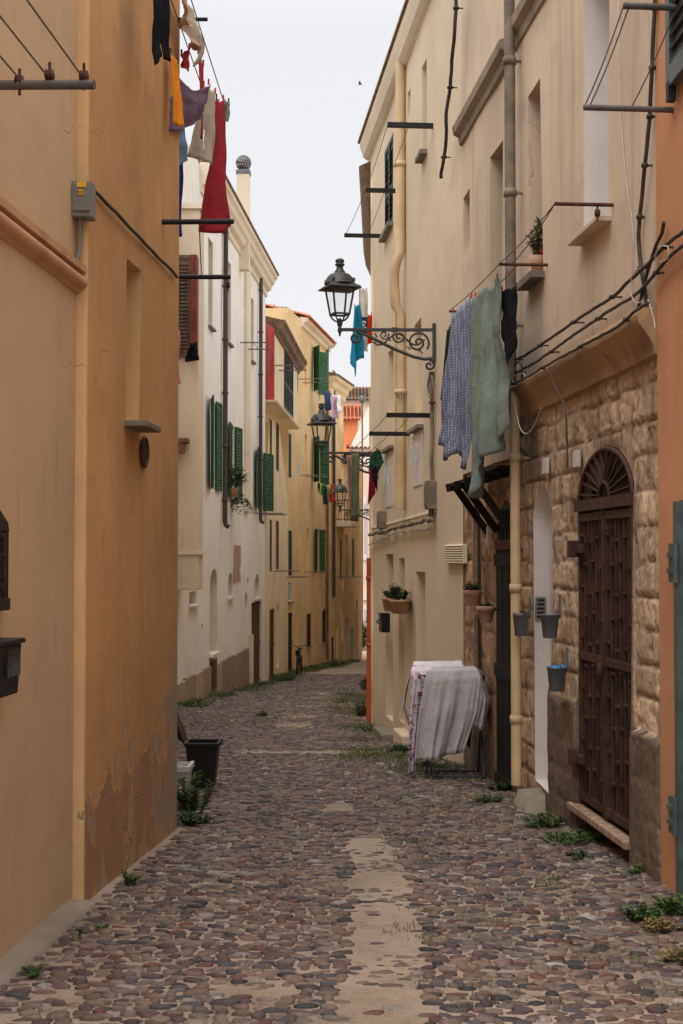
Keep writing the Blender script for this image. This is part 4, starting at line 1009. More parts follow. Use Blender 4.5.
hB = simple_house('yellow_house', 'ochre yellow house with tall green shutters and a bicycle left by its door', L4B, zB, [
    dict(px=(313.2, 318), y=(347, 391), depth=.16, kind='open', mat=GF, an=.55, af=.5, leaf=.62, pitch=.09), dict(px=(304.5, 307), y=(358, 386), depth=.15, kind='niche'),
    dict(px=(287, 291.5), y=(432, 477), depth=.06, kind='closed', mat=DG), dict(px=(297.6, 299.8), y=(461, 478), depth=.06, kind='glass'),
    dict(px=(313.5, 320), y=(437, 482), depth=.16, kind='open', mat=GR, an=.5, af=.45, leaf=.62, pitch=.09), dict(px=(305, 307.5), y=(434, 474), depth=.15, kind='niche'),
    dict(px=(288, 292), y=(530, 576), depth=.06, kind='closed', mat=DG), dict(px=(288, 292), y=(581, 602), depth=.06, kind='glass', sill=1),
    dict(px=(306.6, 309), y=(528, 573), depth=.15, kind='niche'), dict(px=(315, 319), y=(529, 573), depth=.16, kind='open', mat=GF, an=.3, af=.3, leaf=.5, pitch=.09),
    dict(px=(288.2, 292), y=(613, 670), depth=.06, kind='door', mat=M['blackwood'], ground=1), dict(px=(307, 310.8), y=(614, 648), depth=.06, kind='glass', sill=1, fmat=BW), dict(px=(322.2, 325.6), y=(609, 643), depth=.06, kind='glass', sill=1, arch=1, fmat=BW)], [M['yellow'], M['yellow']])
mb = MB(); mb.profile([(0, zB-.3), (.10, zB-.28), (.14, zB-.12), (.28, zB-.08), (.32, zB+.06), (0, zB+.10)], L4B.p(2.6, 0), L4B.p(L4B.L+.1, 0), L4B.n); mb.build('eaves', M['cream_pale'], hB)
q0_ = 2.6
tile_roof(hB, L4B, q0_, L4B.L+.2, zB+.09, .38, 4.5, 1.25, M['tile'])
# gable of the yellow house rising above its neighbour
mb = MB(); A_ = L4B.p(q0_, 0); gx = -L4B.n
g = [A_+Vector((0, 0, zB-2.5)), A_+Vector((0, 0, zB+.05)), A_+gx*4.5+Vector((0, 0, zB+1.25)), A_+gx*4.5+Vector((0, 0, zB-2.5))]
mb.add([v-L4B.d*.02 for v in g]+[v+L4B.d*.1 for v in g], [(0, 1, 2, 3), (7, 6, 5, 4), (1, 5, 6, 2)]); mb.build('gable', M['greywall'], hB)
zC = at(341, 386, 66).z
hC = simple_house('yellow_house', 'tall deep yellow house at the bend, its pale cornice against the sky', L4C, zC, [
    dict(px=(333.3, 335.3), y=(370, 397), depth=.06, kind='closed', mat=DG), dict(px=(339.6, 341.6), y=(540, 580), depth=.06, kind='closed', mat=GF), dict(px=(333, 335), y=(545, 582), depth=.1, kind='niche'),
    dict(px=(331.6, 333.6), y=(637, 664), depth=.06, kind='door', mat=M['blackwood'], ground=1), dict(px=(334.6, 338), y=(624, 664), depth=.08, kind='niche', ground=1)], [M['yellow_deep'], M['yellow_deep']])
hD = simple_house('yellow_house', 'low stained yellow house last in the row, with blind doorways', L4D, at(352, 462, 69).z, [
    dict(px=(352, 354.3), y=(538, 577), depth=.06, kind='closed', mat=DG), dict(px=(346, 348), y=(535, 575), depth=.1, kind='niche'),
    dict(px=(345.8, 348), y=(619, 662), depth=.1, kind='niche', ground=1), dict(px=(350.8, 353.6), y=(628, 662), depth=.1, kind='niche', ground=1), dict(px=(356, 357.6), y=(600, 655), depth=.1, kind='niche', ground=1)], [M['yellow_deep'], M['greywall']])
tile_roof(hD, L4D, 0, L4D.L+.1, at(352, 462, 69).z+.02, .25, 3, .9, M['tile'])
mb = MB(); mb.profile([(0, zC-.75), (.08, zC-.70), (.12, zC-.5), (.22, zC-.4), (.27, zC-.2), (.42, zC-.12), (.45, zC+.02), (0, zC+.08)], L4C.p(-.05, 0), L4C.p(L4C.L+.1, 0), L4C.n); mb.build('cornice', M['yellow_pale'], hC)
mb = MB(); mb.profile([(.52, zC+.03), (.52, zC+.10), (-3, zC+1.0), (-3, zC+.1)], L4C.p(-.05, 0), L4C.p(L4C.L+.2, 0), L4C.n); mb.build('roof', M['tilebrown'], hC)
wallpipe('brown downpipe at the far end of the green shuttered ochre house', L4B, 327.4, 342, 660, .06, M['tilebrown'], shoe=False)
wallpipe('black downpipe on the farthest deep yellow house', L4C, 334, 378, 597, .07, M['pipe_dark'], shoe=False)
# balcony on the farthest yellow house
bq0, bq1 = L4C.hit(336, 520)[0], L4C.hit(344, 520)[0]; bz = L4C.hit(337, 521)[1]
mb = MB(); mb.box(L4C.p((bq0+bq1)/2, bz-.14, .35), L4C.d*(bq1-bq0)/2, L4C.n*.36, (0, 0, .14)); bl = mb.build('balcony_slab', M['cream_pale'], hC, bevel=.04)
mb = MB()
mb.bar(L4C.p(bq0, bz+.95, .68), L4C.p(bq1, bz+.95, .68), .05); mb.bar(L4C.p(bq0, bz+.95, 0), L4C.p(bq0, bz+.95, .68), .05); mb.bar(L4C.p(bq0, bz+.08, .68), L4C.p(bq1, bz+.08, .68), .04)
mb.bar(L4C.p(bq0, bz+.08, 0), L4C.p(bq0, bz+.08, .68), .04)
for i in range(13): mb.bar(L4C.p(bq0+(bq1-bq0)*i/12, bz, .68), L4C.p(bq0+(bq1-bq0)*i/12, bz+.95, .68), .025)
for i in range(6): mb.bar(L4C.p(bq0, bz, .68*i/5), L4C.p(bq0, bz+.95, .68*i/5), .025)
mb.build('railing', M['iron'], bl)
# buildings closing the view
def block(root, name, c, hx, hy, z0, z1, mat):
    mb = MB(); mb.box((c[0], c[1], (z0+z1)/2), (hx, 0, 0), (0, hy, 0), (0, 0, (z1-z0)/2)); return mb.build(name, mat, root)
pk = thing('pink_house', 'pale pink house with white trim closing the view at the end of the lane', 'house', (2.2, 100, zg(97)))
PW = Wall((5.5, 97), (-.8, 97), True); PW.n = Vector((0, -1, 0))
mb = MB(); facade(mb, PW, 0, PW.L, zg(97)-1, at(360, 500, 97).z+2.2, [], 2, .01, deep=6); mb.build('wall', [M['pinkwall'], M['pinkwall']], pk)
for px0, px1, y0, y1, mm in ((363.2, 366.5, 497, 560, 'whiteframe'), (362.5, 369, 594, 600, 'whiteframe'), (362.8, 368.5, 606, 640, 'whiteframe')):
    P0, P1 = at(px0, y0, 96.9), at(px1, y1, 96.9)
    mb = MB(); mb.box((P0+P1)/2, ((P1.x-P0.x)/2, 0, 0), (0, .06, 0), (0, 0, (P0.z-P1.z)/2)); fr_ = mb.build('window' if y1-y0 > 10 else 'ledge', M[mm], pk)
    if y1-y0 > 10:
        mb = MB(); mb.box((P0+P1)/2+Vector((.02, -.05, 0)), ((P1.x-P0.x)/2*.6, 0, 0), (0, .03, 0), (0, 0, (P0.z-P1.z)/2*.8)); mb.build('pane', M['c_grey'], fr_)
for lab, px0, px1, yt, yb, Y, wall, tile in (('white gabled house with a bit of tiled roof rising behind the pink house', 349, 380, 448, 560, 110, 'white', 'tile'), ('coral house with a red tiled roof seen far off between the yellow and cream houses', 335, 358, 420, 560, 124, 'orangewall', 'tile'), ('pale house with a long terracotta roof, farthest of all at the end of the lane', 325, 372, 400, 560, 140, 'pinkwall', 'tilebrown')):
    P0, P1 = at(px0, yt, Y), at(px1, yb, Y); r_ = thing('far_house', lab, 'house', ((P0.x+P1.x)/2, Y+3, zg(Y)))
    WW = Wall((P1.x, Y), (P0.x, Y), True); WW.n = Vector((0, -1, 0))
    block(r_, 'wall', ((P0.x+P1.x)/2, Y+3.0), (P1.x-P0.x)/2, 3, zg(Y)-1, P0.z, M[wall])
    tile_roof(r_, WW, -.2, WW.L+.2, P0.z, .4, 4, 1.7 if wall != 'white' else .5, M[tile], pitch=.34)
gw_ = bpy.data.objects  # the white gable's slope
r_ = [o for o in gw_ if o.name.startswith('far_house')][0]
P = [at(350, 448, 109.8), at(368.5, 407, 109.8), at(385, 448, 109.8)]
mb = MB(); D_ = Vector((0, .3, 0)); mb.add(P+[p+D_ for p in P], [(0, 2, 1), (3, 4, 5), (0, 1, 4, 3), (1, 2, 5, 4)]); mb.build('gable', M['white'], r_)
lp_ = at(362.3, 480, 90)
mb = MB(); pz0, pz1 = zg(90)-.1, at(362.3, 395, 90).z
mb.tube([(lp_.x, 90, pz0), (lp_.x, 90, pz1), (lp_.x-.05, 90, pz1+.15), (lp_.x+.25, 90, pz1+.22)], .05, 6); sl_ = thing('street_light', 'thin distant street light standing against the sky beyond the yellow houses', 'street light', (lp_.x, 90, pz0))
mb.build('post', M['steel'], sl_)
mb = MB(); mb.lathe([(0, .25), (.1, .2), (.2, 0), (.14, -.25), (0, -.3)], (lp_.x-.02, 90, pz1-.25), 8); mb.build('lamp_head', M['zinc'], sl_)
# antenna on the yellow house's roof
a_ = at(274, 309, 57); mb = MB(); mb.tube([a_-Vector((0, 0, 1)), a_+Vector((0, 0, .2))], .02, 5); mb.bar(a_+Vector((-.2, 0, .1)), a_+Vector((.6, 0, .05)), .03)
for i in range(5): mb.bar(a_+Vector((-.1+.15*i, -.25, .09)), a_+Vector((-.1+.15*i, .25, .09)), .012)
single('antenna', mb, M['steel'], 'small television antenna on the terracotta roof beyond the white house', 'antenna', a_-Vector((0, 0, 1)))
# ------------------------------------------------------------------ lanterns
def spiral(c, u, r0, turns, a0, sgn=1, n=26):
    Z = Vector((0, 0, 1)); pts = []
    for i in range(n+1):
        t = i/n; a = a0+sgn*turns*2*PI*t; r = r0*(1-t)**.8+.006
        pts.append(c+u*r*math.cos(a)+Z*r*math.sin(a))
    return pts
def lantern(label, base, tip, s, sl=.8, mats='lampiron'):
    """base: where the bracket meets the wall; tip: where the lantern stands on the arm"""
    base, tip = Vector(base), Vector(tip); u = tip-base; Lb = Vector((u.x, u.y, 0)).length; u = Vector((u.x, u.y, 0)).normalized(); Z = Vector((0, 0, 1))
    r = thing('street_lantern', label, 'street lantern', base, 'wall lanterns along the lane'); m = M[mats]
    mb = MB(); mb.bar(base, base+u*Lb, .030*s, .034*s); mb.bar(base-Z*.34*s, base+Z*.07*s, .035*s); mb.box(base+u*.42*Lb, u*.03*s, u.cross(Z)*.022*s, Z*.024*s)
    br = mb.build('bracket', m, r, bevel=.003)
    mb = MB(); k = Lb
    strut = [base+u*k*.02-Z*.30*s, base+u*k*.10-Z*.31*s, base+u*k*.22-Z*.285*s, base+u*k*.42-Z*.205*s, base+u*k*.60-Z*.115*s, base+u*k*.72-Z*.055*s, base+u*k*.80-Z*.03*s]
    mb.tube(strut, .018*s, 7)
    mb.tube(spiral(base+u*k*.17-Z*.135*s, u, .115*s, 1.7, PI*1.2, -1), .013*s, 6); mb.tube(spiral(base+u*k*.37-Z*.075*s, u, .062*s, 1.5, PI*.2, -1), .011*s, 6)
    mb.tube(spiral(base+u*k*.53-Z*.055*s, u, .045*s, 1.4, PI*.9, 1), .009*s, 6); mb.tube(spiral(base+u*k*.835-Z*.085*s, u, .062*s, 1.3, PI*.6, 1), .015*s, 6)
    mb.tube(spiral(base+u*k*.05-Z*.375*s, u, .05*s, 1.3, PI*.5, 1), .014*s, 6)
    wave = [base+u*k*(.10+.55*t)-Z*(.10+.06*math.sin(t*9))*s for t in [i/24 for i in range(25)]]; mb.tube(wave, .011*s, 6)
    for q, z in ((.25, .21), (.31, .13), (.46, .12), (.60, .075), (.12, .25)):
        mb.tube([base+u*k*q-Z*z*s, base+u*(k*q+.03*s)-Z*(z-.035)*s, base+u*(k*q+.055*s)-Z*(z-.02)*s], [.010*s, .008*s, .003*s], 5)
    mb.build('scrollwork', m, br)
    s = sl; c = base+u*Lb+Z*0; rot = .35
    mb = MB(); mb.lathe([(0, -.09), (.012, -.085), (.016, -.05), (.028, -.03), (.032, .0), (.020, .03), (.034, .06), (.040, .10), (.030, .13), (.022, .15), (0, .155)][::1], c, 12, sx=s, sy=s) if s == 1 else mb.lathe([(a*1, b*s) for a, b in [(0, -.09), (.012, -.085), (.016, -.05), (.028, -.03), (.032, .0), (.020, .03), (.034, .06), (.040, .10), (.030, .13), (.022, .15), (0, .155)]], c, 12, sx=s, sy=s)
    cr = [Vector((math.cos(rot+PI/4+PI/2*i), math.sin(rot+PI/4+PI/2*i), 0)) for i in range(4)]
    zb, zt, rb, rt = .205*s, .545*s, .140*s, .212*s
    for d in cr: mb.tube([c+d*.02*s+Z*.11*s, c+d*.07*s+Z*.12*s, c+d*.115*s+Z*.155*s, c+d*rb+Z*zb], .012*s, 6)
    mb.build('stem', m, r)
    mb = MB()
    for i, d in enumerate(cr):
        d2 = cr[(i+1) % 4]
        mb.bar(c+d*rb+Z*(zb-.01), c+d*rt+Z*(zt+.01), .020*s); mb.bar(c+d*rb+Z*zb, c+d2*rb+Z*zb, .028*s, .024*s); mb.bar(c+d*rt+Z*zt, c+d2*rt+Z*zt, .024*s)
    fr = mb.build('frame', m, r)
    for i, d in enumerate(cr):
        d2 = cr[(i+1) % 4]; mb = MB(); q = [c+d*rb+Z*zb, c+d2*rb+Z*zb, c+d2*rt+Z*zt, c+d*rt+Z*zt]; cc = sum(q, Vector())/4
        mb.add([cc+(v-cc)*.96 for v in q], [(0, 1, 2, 3)]); mb.build('glass_pane', M['lampglass'], fr)
    mb = MB(); n = 4
    mb.lathe([(rt*1.0, zt+.005), (rt*1.50, zt-.005), (rt*1.52, zt+.008), (rt*1.12, zt+.045), (rt*1.02, zt+.055)], c, 4, smooth=False, rot=rot+PI/4)
    mb.lathe([(rt*1.00, zt+.05), (rt*.93, zt+.10*s), (rt*.82, zt+.15*s), (rt*.66, zt+.19*s), (rt*.42, zt+.212*s), (rt*.34, zt+.215*s), (rt*.34, zt+.235*s), (rt*.24, zt+.26*s), (rt*.20, zt+.30*s), (rt*.17, zt+.305*s)], c, 12)
    mb.lathe([(rt*.17, zt+.30*s), (rt*.30, zt+.315*s), (rt*.30, zt+.335*s), (rt*.22, zt+.35*s), (rt*.30, zt+.37*s), (rt*.26, zt+.395*s), (rt*.12, zt+.41*s), (0, zt+.415*s)], c, 12)
    for d in cr: mb.lathe([(.018*s, 0), (.02*s, .03*s), (.010*s, .05*s), (0, .055*s)], c+d*rt*.98+Z*(zt+.09*s), 6)
    mb.build('roof', m, r)
    return r
Yl = 14.9; zl = at(340, 333, Yl).z
bx_ = R4b.hit(433, 333, .03); B_ = R4b.p(bx_[0], zl, .02); T_ = Vector((at(339.8, 333, B_.y).x, B_.y-.02, zl))
lantern('nearest and largest wall lantern, dark iron on a scrolled bracket against the pale sky', B_, T_, 1.0, .79)
q_, _ = R4b.hit(377, 455, .02); B_ = R4b.p(q_, at(345, 455, 20.4).z, .02); T_ = Vector((at(321.5, 455, B_.y).x, B_.y, B_.z)); lantern('middle wall lantern, hanging in front of a green shuttered window of the yellow house', B_, T_, .95, .75)
B_ = Vector((R5.A.x+(28-21)*.028, 28, at(340, 510, 28).z)); T_ = Vector((at(340, 510, 28).x, 28, B_.z)); lantern('smallest and farthest wall lantern, low in front of the iron balcony', B_, T_, .85, .66)

# ------------------------------------------------------------------ washing-line brackets and lines
def rail(label, a, b, r, mat='steel', name='clothesline_rail', lines=(), pulleys=(), group=None):
    """a steel arm on a wall; its lines are parts of it"""
    a, b = Vector(a), Vector(b); t = thing(name, label, 'clothesline rail', a, group)
    mb = MB(); mb.tube([a, b], r, 8) if mat != 'angle' else mb.bar(a, b, r*2); mb.build('arm', M[mat] if mat != 'angle' else M['iron'], t)
    for p in pulleys:
        p = Vector(p); mb = MB(); ax = (b-a).normalized()
        mb.lathe([(0, -.012), (.024, -.012), (.016, 0), (.024, .012), (0, .012)], (0, 0, 0), 12)
        q = ax.to_track_quat('Z', 'Y'); mb.v = [q @ v+p for v in mb.v]; mb.tube([p+Vector((0, 0, .05)), p-Vector((0, 0, .05))], .006, 5); mb.build('pulley', M['rust'], t)
    for l in lines: mb = MB(); mb.tube(l, .004, 5, cap=False); mb.build('line', M['line'], t)
    return t
def sagline(a, b, s=.02, n=6):
    a, b = Vector(a), Vector(b); return [a.lerp(b, i/n)-Vector((0, 0, s*4*(i/n)*(1-i/n))) for i in range(n+1)]
# top left, with pulleys
a = at(-60, 86, 6.05); b = at(93, 84, 6.05)
pa, pb = at(-47, 85.5, 5.22), at(94.5, 84.5, 5.14)
PP = [pa.lerp(pb, (px+47)/141.5) for px in (20, 50, 84)]
rail('thick grey laundry pole with three pulleys across the top of the tan wall', pa, pb, .019, lines=[[p+Vector((-.01, 0, .035)), p+Vector((-.17, -2.5, .04))] for p in PP], pulleys=[p+Vector((0, 0, dz)) for p, dz in zip(PP, (.012, .035, .03))])
# beyond the orange house
q_, z_ = L2.hit(163, 222); a = L2.p(q_, z_, -.03); b = at(234, 221.5, a.y+.02)
c_ = at(165, 277, a.y*336/281); d_ = at(230.5, 277, c_.y)
e_, f_ = at(199, 222, a.y), at(201.5, 277, c_.y)
rail('nearer dark laundry arm on the orange corner, in front of the red trousers', a, b, .017, 'iron', lines=[[e_, f_], [at(226, 222, a.y), at(226, 277, c_.y)]], group='laundry arms on the orange corner')
rail('farther dark laundry arm just below, beside the brown louvred shutter', c_-Vector((.45, 0, 0)), d_, .018, 'iron', pulleys=[at(228, 285, c_.y)], group='laundry arms on the orange corner')
def ol(Y, z=5.3): # outer washing line past the orange house
    return Vector((-1.0+.0197*(Y-7.4), Y, z))
rail('high laundry arm above the orange corner carrying the crowded line', Vector((-1.35, 9.30, 5.32)), Vector((-.90, 9.30, 5.32)), .014, 'iron', lines=[[ol(6.6), ol(11.25)], [ol(6.6)-Vector((.13, 0, 0)), ol(11.25)-Vector((.13, 0, 0))]])
mb = MB()
# right: two slate arms near the top edge
def wallarm(label, W, pxw, pxt, y, r, mat, lines=(), pul=(), group=None, d0=0):
    q, z = W.hit(pxw, y); a = W.p(q, z, -.02); # square to the wall
    best = min(([abs((CX+F*(W.p(q, z, o).x)/W.p(q, z, o).y)-pxt), o] for o in [i*.01 for i in range(1, 160)]), key=lambda t: t[0])
    b = W.p(q, z, best[1]); return a, b
def armset(label, W, pxw, pxt, y, r, mat, lines=(), pul=(), group=None):
    a, b = wallarm(label, W, pxw, pxt, y, r, mat); L_ = []
    for f, other in lines: L_.append(sagline(a.lerp(b, f)+Vector((0, 0, r)), other))
    rail(label, a, b, r, mat, lines=L_, pulleys=[a.lerp(b, f)-Vector((0, 0, .05)) for f in pul], group=group); return a, b
GRP = 'laundry arms on the right hand houses'
a1, b1 = wallarm('', R2, 676, 627, 8, .018, 'steel')
a2, b2 = armset('grey laundry arm at the top right, at the slate shutter', R2, 690, 627, 8, .018, 'steel', group=GRP)
a, b = armset('long grey laundry arm crossing in front of the tall white niche', R2, 677, 586, 110, .016, 'steel', lines=[(.98, b2), (.93, b2+Vector((.03, .02, 0))), (.5, a2.lerp(b2, .25))], group=GRP)
rb = armset('rust brown laundry arm with one pulley beside the tall white niche', R2, 614, 556, 205, .012, 'rust', pul=(.32,), group=GRP)
rc = armset('rusty laundry arm holding the near end of the sheets', R2, 547, 500, 265, .012, 'rust', lines=[(.97, rb[1]), (.72, rb[1])], group=GRP)
rd = armset('dark laundry arm at the far end of the sheets', R3, 486, 450, 312, .010, 'iron', lines=[(.99, rc[1]), (.55, rc[0].lerp(rc[1], .62))], group=GRP)
t1 = armset('highest dark laundry arm of the cream house, under the eaves', R4b, 433, 388, 126, .025, 'angle', group=GRP)
t2 = armset('middle dark laundry arm of the cream house, crossing its green shutter', R4b, 402, 366, 191, .025, 'angle', lines=[(.97, t1[1]), (.5, t1[0].lerp(t1[1], .55))], group=GRP)
t3 = armset('lowest dark laundry arm of the upper cream house, reaching out over the sky', R4b, 380, 344, 236, .025, 'angle', lines=[(.95, t2[1]), (.35, t2[0].lerp(t2[1], .5))], group=GRP)
u1 = armset('dark laundry arm across the cream house below the big lantern', R4b, 432, 387, 415.5, .024, 'angle', group=GRP)
u2 = armset('second dark laundry arm on the cream house, a little lower and farther', R4b, 409, 369, 434, .024, 'angle', lines=[(.97, u1[1]), (.4, u1[0].lerp(u1[1], .5))], group=GRP)
u3 = armset('laundry arm at the far corner of the cream house carrying towels', R4b, 372.5, 344, 455.5, .020, 'angle', lines=[(.95, u2[1]), (.3, u2[0].lerp(u2[1], .5))], group=GRP)
# thin rails on the far left houses
for lab, W, px, y, ln in (('thin white rail under the farthest green shutters of the white house', L3, 257, 514, .8), ('thin rail high on the white house', L3, 243, 346, .7), ('thin rail across the red-ended jetty', LJ, 277, 368, .9),
                          ('thin rail at the faded green shutter', L4B, 300, 381, 1.1), ('thin rail below the middle green shutter', L4B, 303, 476, 1.0), ('thin rail in front of the lower green shutter', L4B, 306, 572, 1.1), ('thin rail beside the black downpipe', L4C, 338, 577, 1.0), ('thin rail below the pale yellow house windows', L4A, 275, 571, .8),
                          ('thin rail above the dark doorway of the ochre house', L4B, 286, 577, .8)):
    q, z = W.hit(px, y); mb = MB()
    for dq in (-.6, .6): mb.tube([W.p(q+dq, z, 0), W.p(q+dq, z, ln)], .018, 6)
    mb.tube([W.p(q-.6, z, ln*.95), W.p(q+.6, z, ln*.95)], .010, 5); mb.tube([W.p(q-.6, z, ln*.5), W.p(q+.6, z, ln*.5)], .010, 5)
    single('clothesline_rail', mb, M['steel'], lab, 'clothesline rail', W.p(q, z, 0), 'thin rails on the far houses')

# ------------------------------------------------------------------ laundry
def hang(name, label, cat, cor, Y, mat, folds=3, amp=.03, sag=0, hem=None, nu=26, nv=22, slit=None, flare=0, seed=0, group='washing hung out over the lane', peg=True, topcurve=None, roll=0):
    """cloth between four corners (pixel, distance): top left, top right, bottom right, bottom left"""
    tl, tr, br, bl = [at(c[0], c[1], y) for c, y in zip(cor, Y)]; pts = []
    wdir = (tr-tl); wdir.z = 0; wdir.normalize(); nrm = Vector((wdir.y, -wdir.x, 0)); r_ = random.Random(seed+17); ph = [r_.uniform(0, 6) for _ in range(4)]
    for i in range(nu):
        u = i/(nu-1); row = []
        top = tl.lerp(tr, u); bot = bl.lerp(br, u)
        top.z -= sag*4*u*(1-u); 
        if topcurve: top.z -= topcurve(u)
        if hem: bot.z += hem(u)
        for j in range(nv):
            v = j/(nv-1); p = top.lerp(bot, v); k = .25+.75*v
            a = 2.1*noise.noise(Vector((u*folds*1.9+seed*3.1, v*.55, seed)))+1.0*noise.noise(Vector((u*folds*4.6+seed, v*.9, 5)))+.22*noise.noise(Vector((u*14, v*11, seed)))
            p = p+nrm*amp*k*a+wdir*amp*.4*k*noise.noise(Vector((u*folds*1.6, v*.7, seed+9)))+nrm*amp*.6*noise.noise(Vector((u*2.5+seed, v*3, 1)))
            p.z -= .35*amp*(1-v)*max(0, math.sin(u*PI*4))
            row.append(p)
        pts.append(row)
    mb = MB(); skip = None
    if slit: skip = lambda i, j: abs((i+.5)/(nu-1)-slit[0]) < slit[2]*(((j+.5)/(nv-1)-slit[1])/(1-slit[1])) if (j+.5)/(nv-1) > slit[1] else False
    mb.grid(pts, skip=skip)
    base = (tl+tr)/2; t = thing(name, label, cat, base, group); mb.build('cloth', mat, t, solid=.004)
    if peg:
        for u in (.06, .94):
            c = tl.lerp(tr, u); p_ = MB(); p_.box(c+Vector((0, 0, .006)), wdir*.004, nrm*.006, (0, 0, .022)); p_.build('clothes_peg', M['redplastic'] if RND.random() < .5 else M['brownwood'], t)
    return t
# over the gate side
hang('patterned_trousers', 'long blue patterned garment hanging beside the grey-green sheet', 'clothing', [(452, 313), (473, 295), (468, 462), (442, 445)], (11.9, 11.1, 11.15, 11.9), M['c_dots'], 2.4, .06, hem=lambda u: -.10*math.sin(u*5)**2+.03*u, seed=3)
hang('dark_garment', 'dark green garment showing behind the blue patterned one', 'clothing', [(447, 330), (455, 318), (452, 404), (440, 400)], (12.05, 12.05, 12.05, 12.05), M['c_darkgreen2'], 2, .03, seed=4, peg=False)
hang('grey_green_sheet', 'large grey-green sheet hanging in long folds under the rusty arm', 'laundry', [(474, 297), (499, 276), (504, 436), (466, 494)], (11.05, 10.25, 10.25, 11.0), M['c_sage'], 2.6, .085, hem=lambda u: .04*math.sin(u*14)-.16*sstep(.34, .0, abs(u-.42))+.04*sstep(.7, .8, u), nu=46, nv=40, seed=8)
hang('black_shirt', 'small black top hung closest to the wall, right of the grey-green sheet', 'clothing', [(501, 290), (517, 286), (515, 350), (502, 352)], (10.35, 10.15, 10.15, 10.35), M['c_black'], 1.5, .03, hem=lambda u: .10*math.sin(u*7), seed=9, nu=14)
# left upper line
hang('black_leggings', 'black garment dangling alone against the orange wall at the top', 'clothing', [(151, -46), (166, -34), (168, 58), (154, 66)], (7.7, 7.9, 7.9, 7.7), M['c_black'], 1.5, .03, hem=lambda u: .03*math.sin(u*4), seed=1, slit=(.55, .6, .05))
hang('beige_shirts', 'beige striped shirts bunched on the high line above the purple sheet', 'clothing', [(184, -12), (201, 40), (203, 60), (187, 28)], (8.9, 9.7, 9.7, 8.9), M['c_beigecloth'], 3, .05, hem=lambda u: .05*math.sin(u*11), seed=2)
hang('purple_sheet', 'dark purple sheet slung in a deep curve between the pegs', 'laundry', [(166, 60), (211, 84), (209, 108), (169, 128)], (9.0, 10.1, 10.1, 9.0), M['c_purple'], 2, .03, sag=.10, hem=lambda u: -.02+.12*math.sin(u*PI)**2*0-.10*math.sin(u*PI)*.5, seed=5, nu=34)
hang('orange_scarf', 'narrow bright orange cloth hanging in front of the purple sheet', 'laundry', [(170, 52), (178, 62), (183, 126), (174, 124)], (8.85, 9.0, 8.95, 8.85), M['c_orange'], 1, .02, seed=6, nu=12)
hang('red_shirt', 'small red top caught between the purple sheet and the beige shirts', 'clothing', [(181, 54), (190, 47), (188, 72), (182, 64)], (9.15, 9.35, 9.35, 9.15), M['c_crimson'], 1.2, .02, seed=7, nu=12)
hang('red_belt_strip', 'thin dark red strip of cloth, nearer than the beige trousers', 'laundry', [(199, 59), (203.5, 64), (203.5, 140), (200, 136)], (10.0, 10.1, 10.1, 10.0), M['c_red'], .6, .012, seed=10, nu=8)
hang('beige_trousers', 'beige trousers between the red strip and the red trousers', 'clothing', [(203, 84), (216, 92), (211, 165), (194, 155)], (10.25, 10.6, 10.6, 10.3), M['c_khaki'], 1.5, .03, seed=11, slit=(.5, .55, .03))
hang('red_trousers', 'long crimson trousers hanging lowest of the washing at the orange corner', 'clothing', [(216, 97), (224, 102), (230, 226), (203, 228)], (10.7, 10.95, 10.95, 10.75), M['c_crimson'], 1.6, .04, hem=lambda u: -.05*math.sin(u*PI), seed=12, nv=30)
hang('grey_sock', 'little grey-green sock at the far end of the crowded line', 'clothing', [(223, 98), (229, 102), (229, 122), (223, 120)], (11.05, 11.2, 11.2, 11.05), M['c_greygreen'], 1, .02, seed=13, nu=10)
hang('blue_jeans', 'dark blue cloth seen in a sliver past the orange corner', 'clothing', [(168, 128), (183, 135), (184, 236), (168, 240)], (10.6, 10.75, 10.75, 10.6), M['c_blue'], 1.3, .03, seed=14, peg=False)
hang('pale_blue_shirt', 'pale blue shirt at the orange corner just above the dark blue cloth', 'clothing', [(172, 122), (184, 128), (186, 160), (172, 172)], (10.4, 10.5, 10.5, 10.4), M['c_lightblue'], 1.5, .03, seed=15, peg=False)
hang('pink_towel', 'pink towel edge beside the brown louvred shutter', 'laundry', [(168, 326), (180, 330), (181, 384), (168, 380)], (11.4, 11.5, 11.5, 11.4), M['c_pink'], 1.2, .03, seed=16, peg=False)
hang('black_gloves', 'tiny black garment hanging below the brown louvred shutter', 'clothing', [(190, 343), (195, 342), (199, 360), (190, 362)], (11.5, 11.6, 11.6, 11.5), M['c_black'], 1, .03, seed=18, nu=8, peg=False)
# beyond the lantern
hang('cyan_towel', 'bright cyan towel hanging behind the lantern arm', 'laundry', [(354, 306), (360, 304), (366, 358), (353, 362)], (21.4, 21.6, 21.6, 21.4), M['c_cyan'], 1.4, .05, hem=lambda u: -.25*math.exp(-((u-.35)/.22)**2), seed=20)
tw = hang('white_towel', 'white towel with a navy ring printed on it, next to the cyan towel', 'laundry', [(359, 286), (367, 290), (368, 352), (360, 350)], (21.75, 21.9, 21.9, 21.75), M['c_white'], 1, .03, seed=21)
mb = MB(); c_ = at(363.5, 325, 21.6)
mb.tube([c_+Vector((.055*math.cos(t), -.02, .07*math.sin(t))) for t in [2*PI*i/20 for i in range(18)]], .020, 6); mb.box(c_+Vector((-.0, .03, 0)), (.075, 0, 0), (0, .006, 0), (0, 0, .14)); 
mb.v = mb.v; pr = MB(); pr.box(c_+Vector((0, .03, 0)), (.07, 0, 0), (0, .006, 0), (0, 0, .13)); pr.build('navy_print', M['c_navy'], tw)
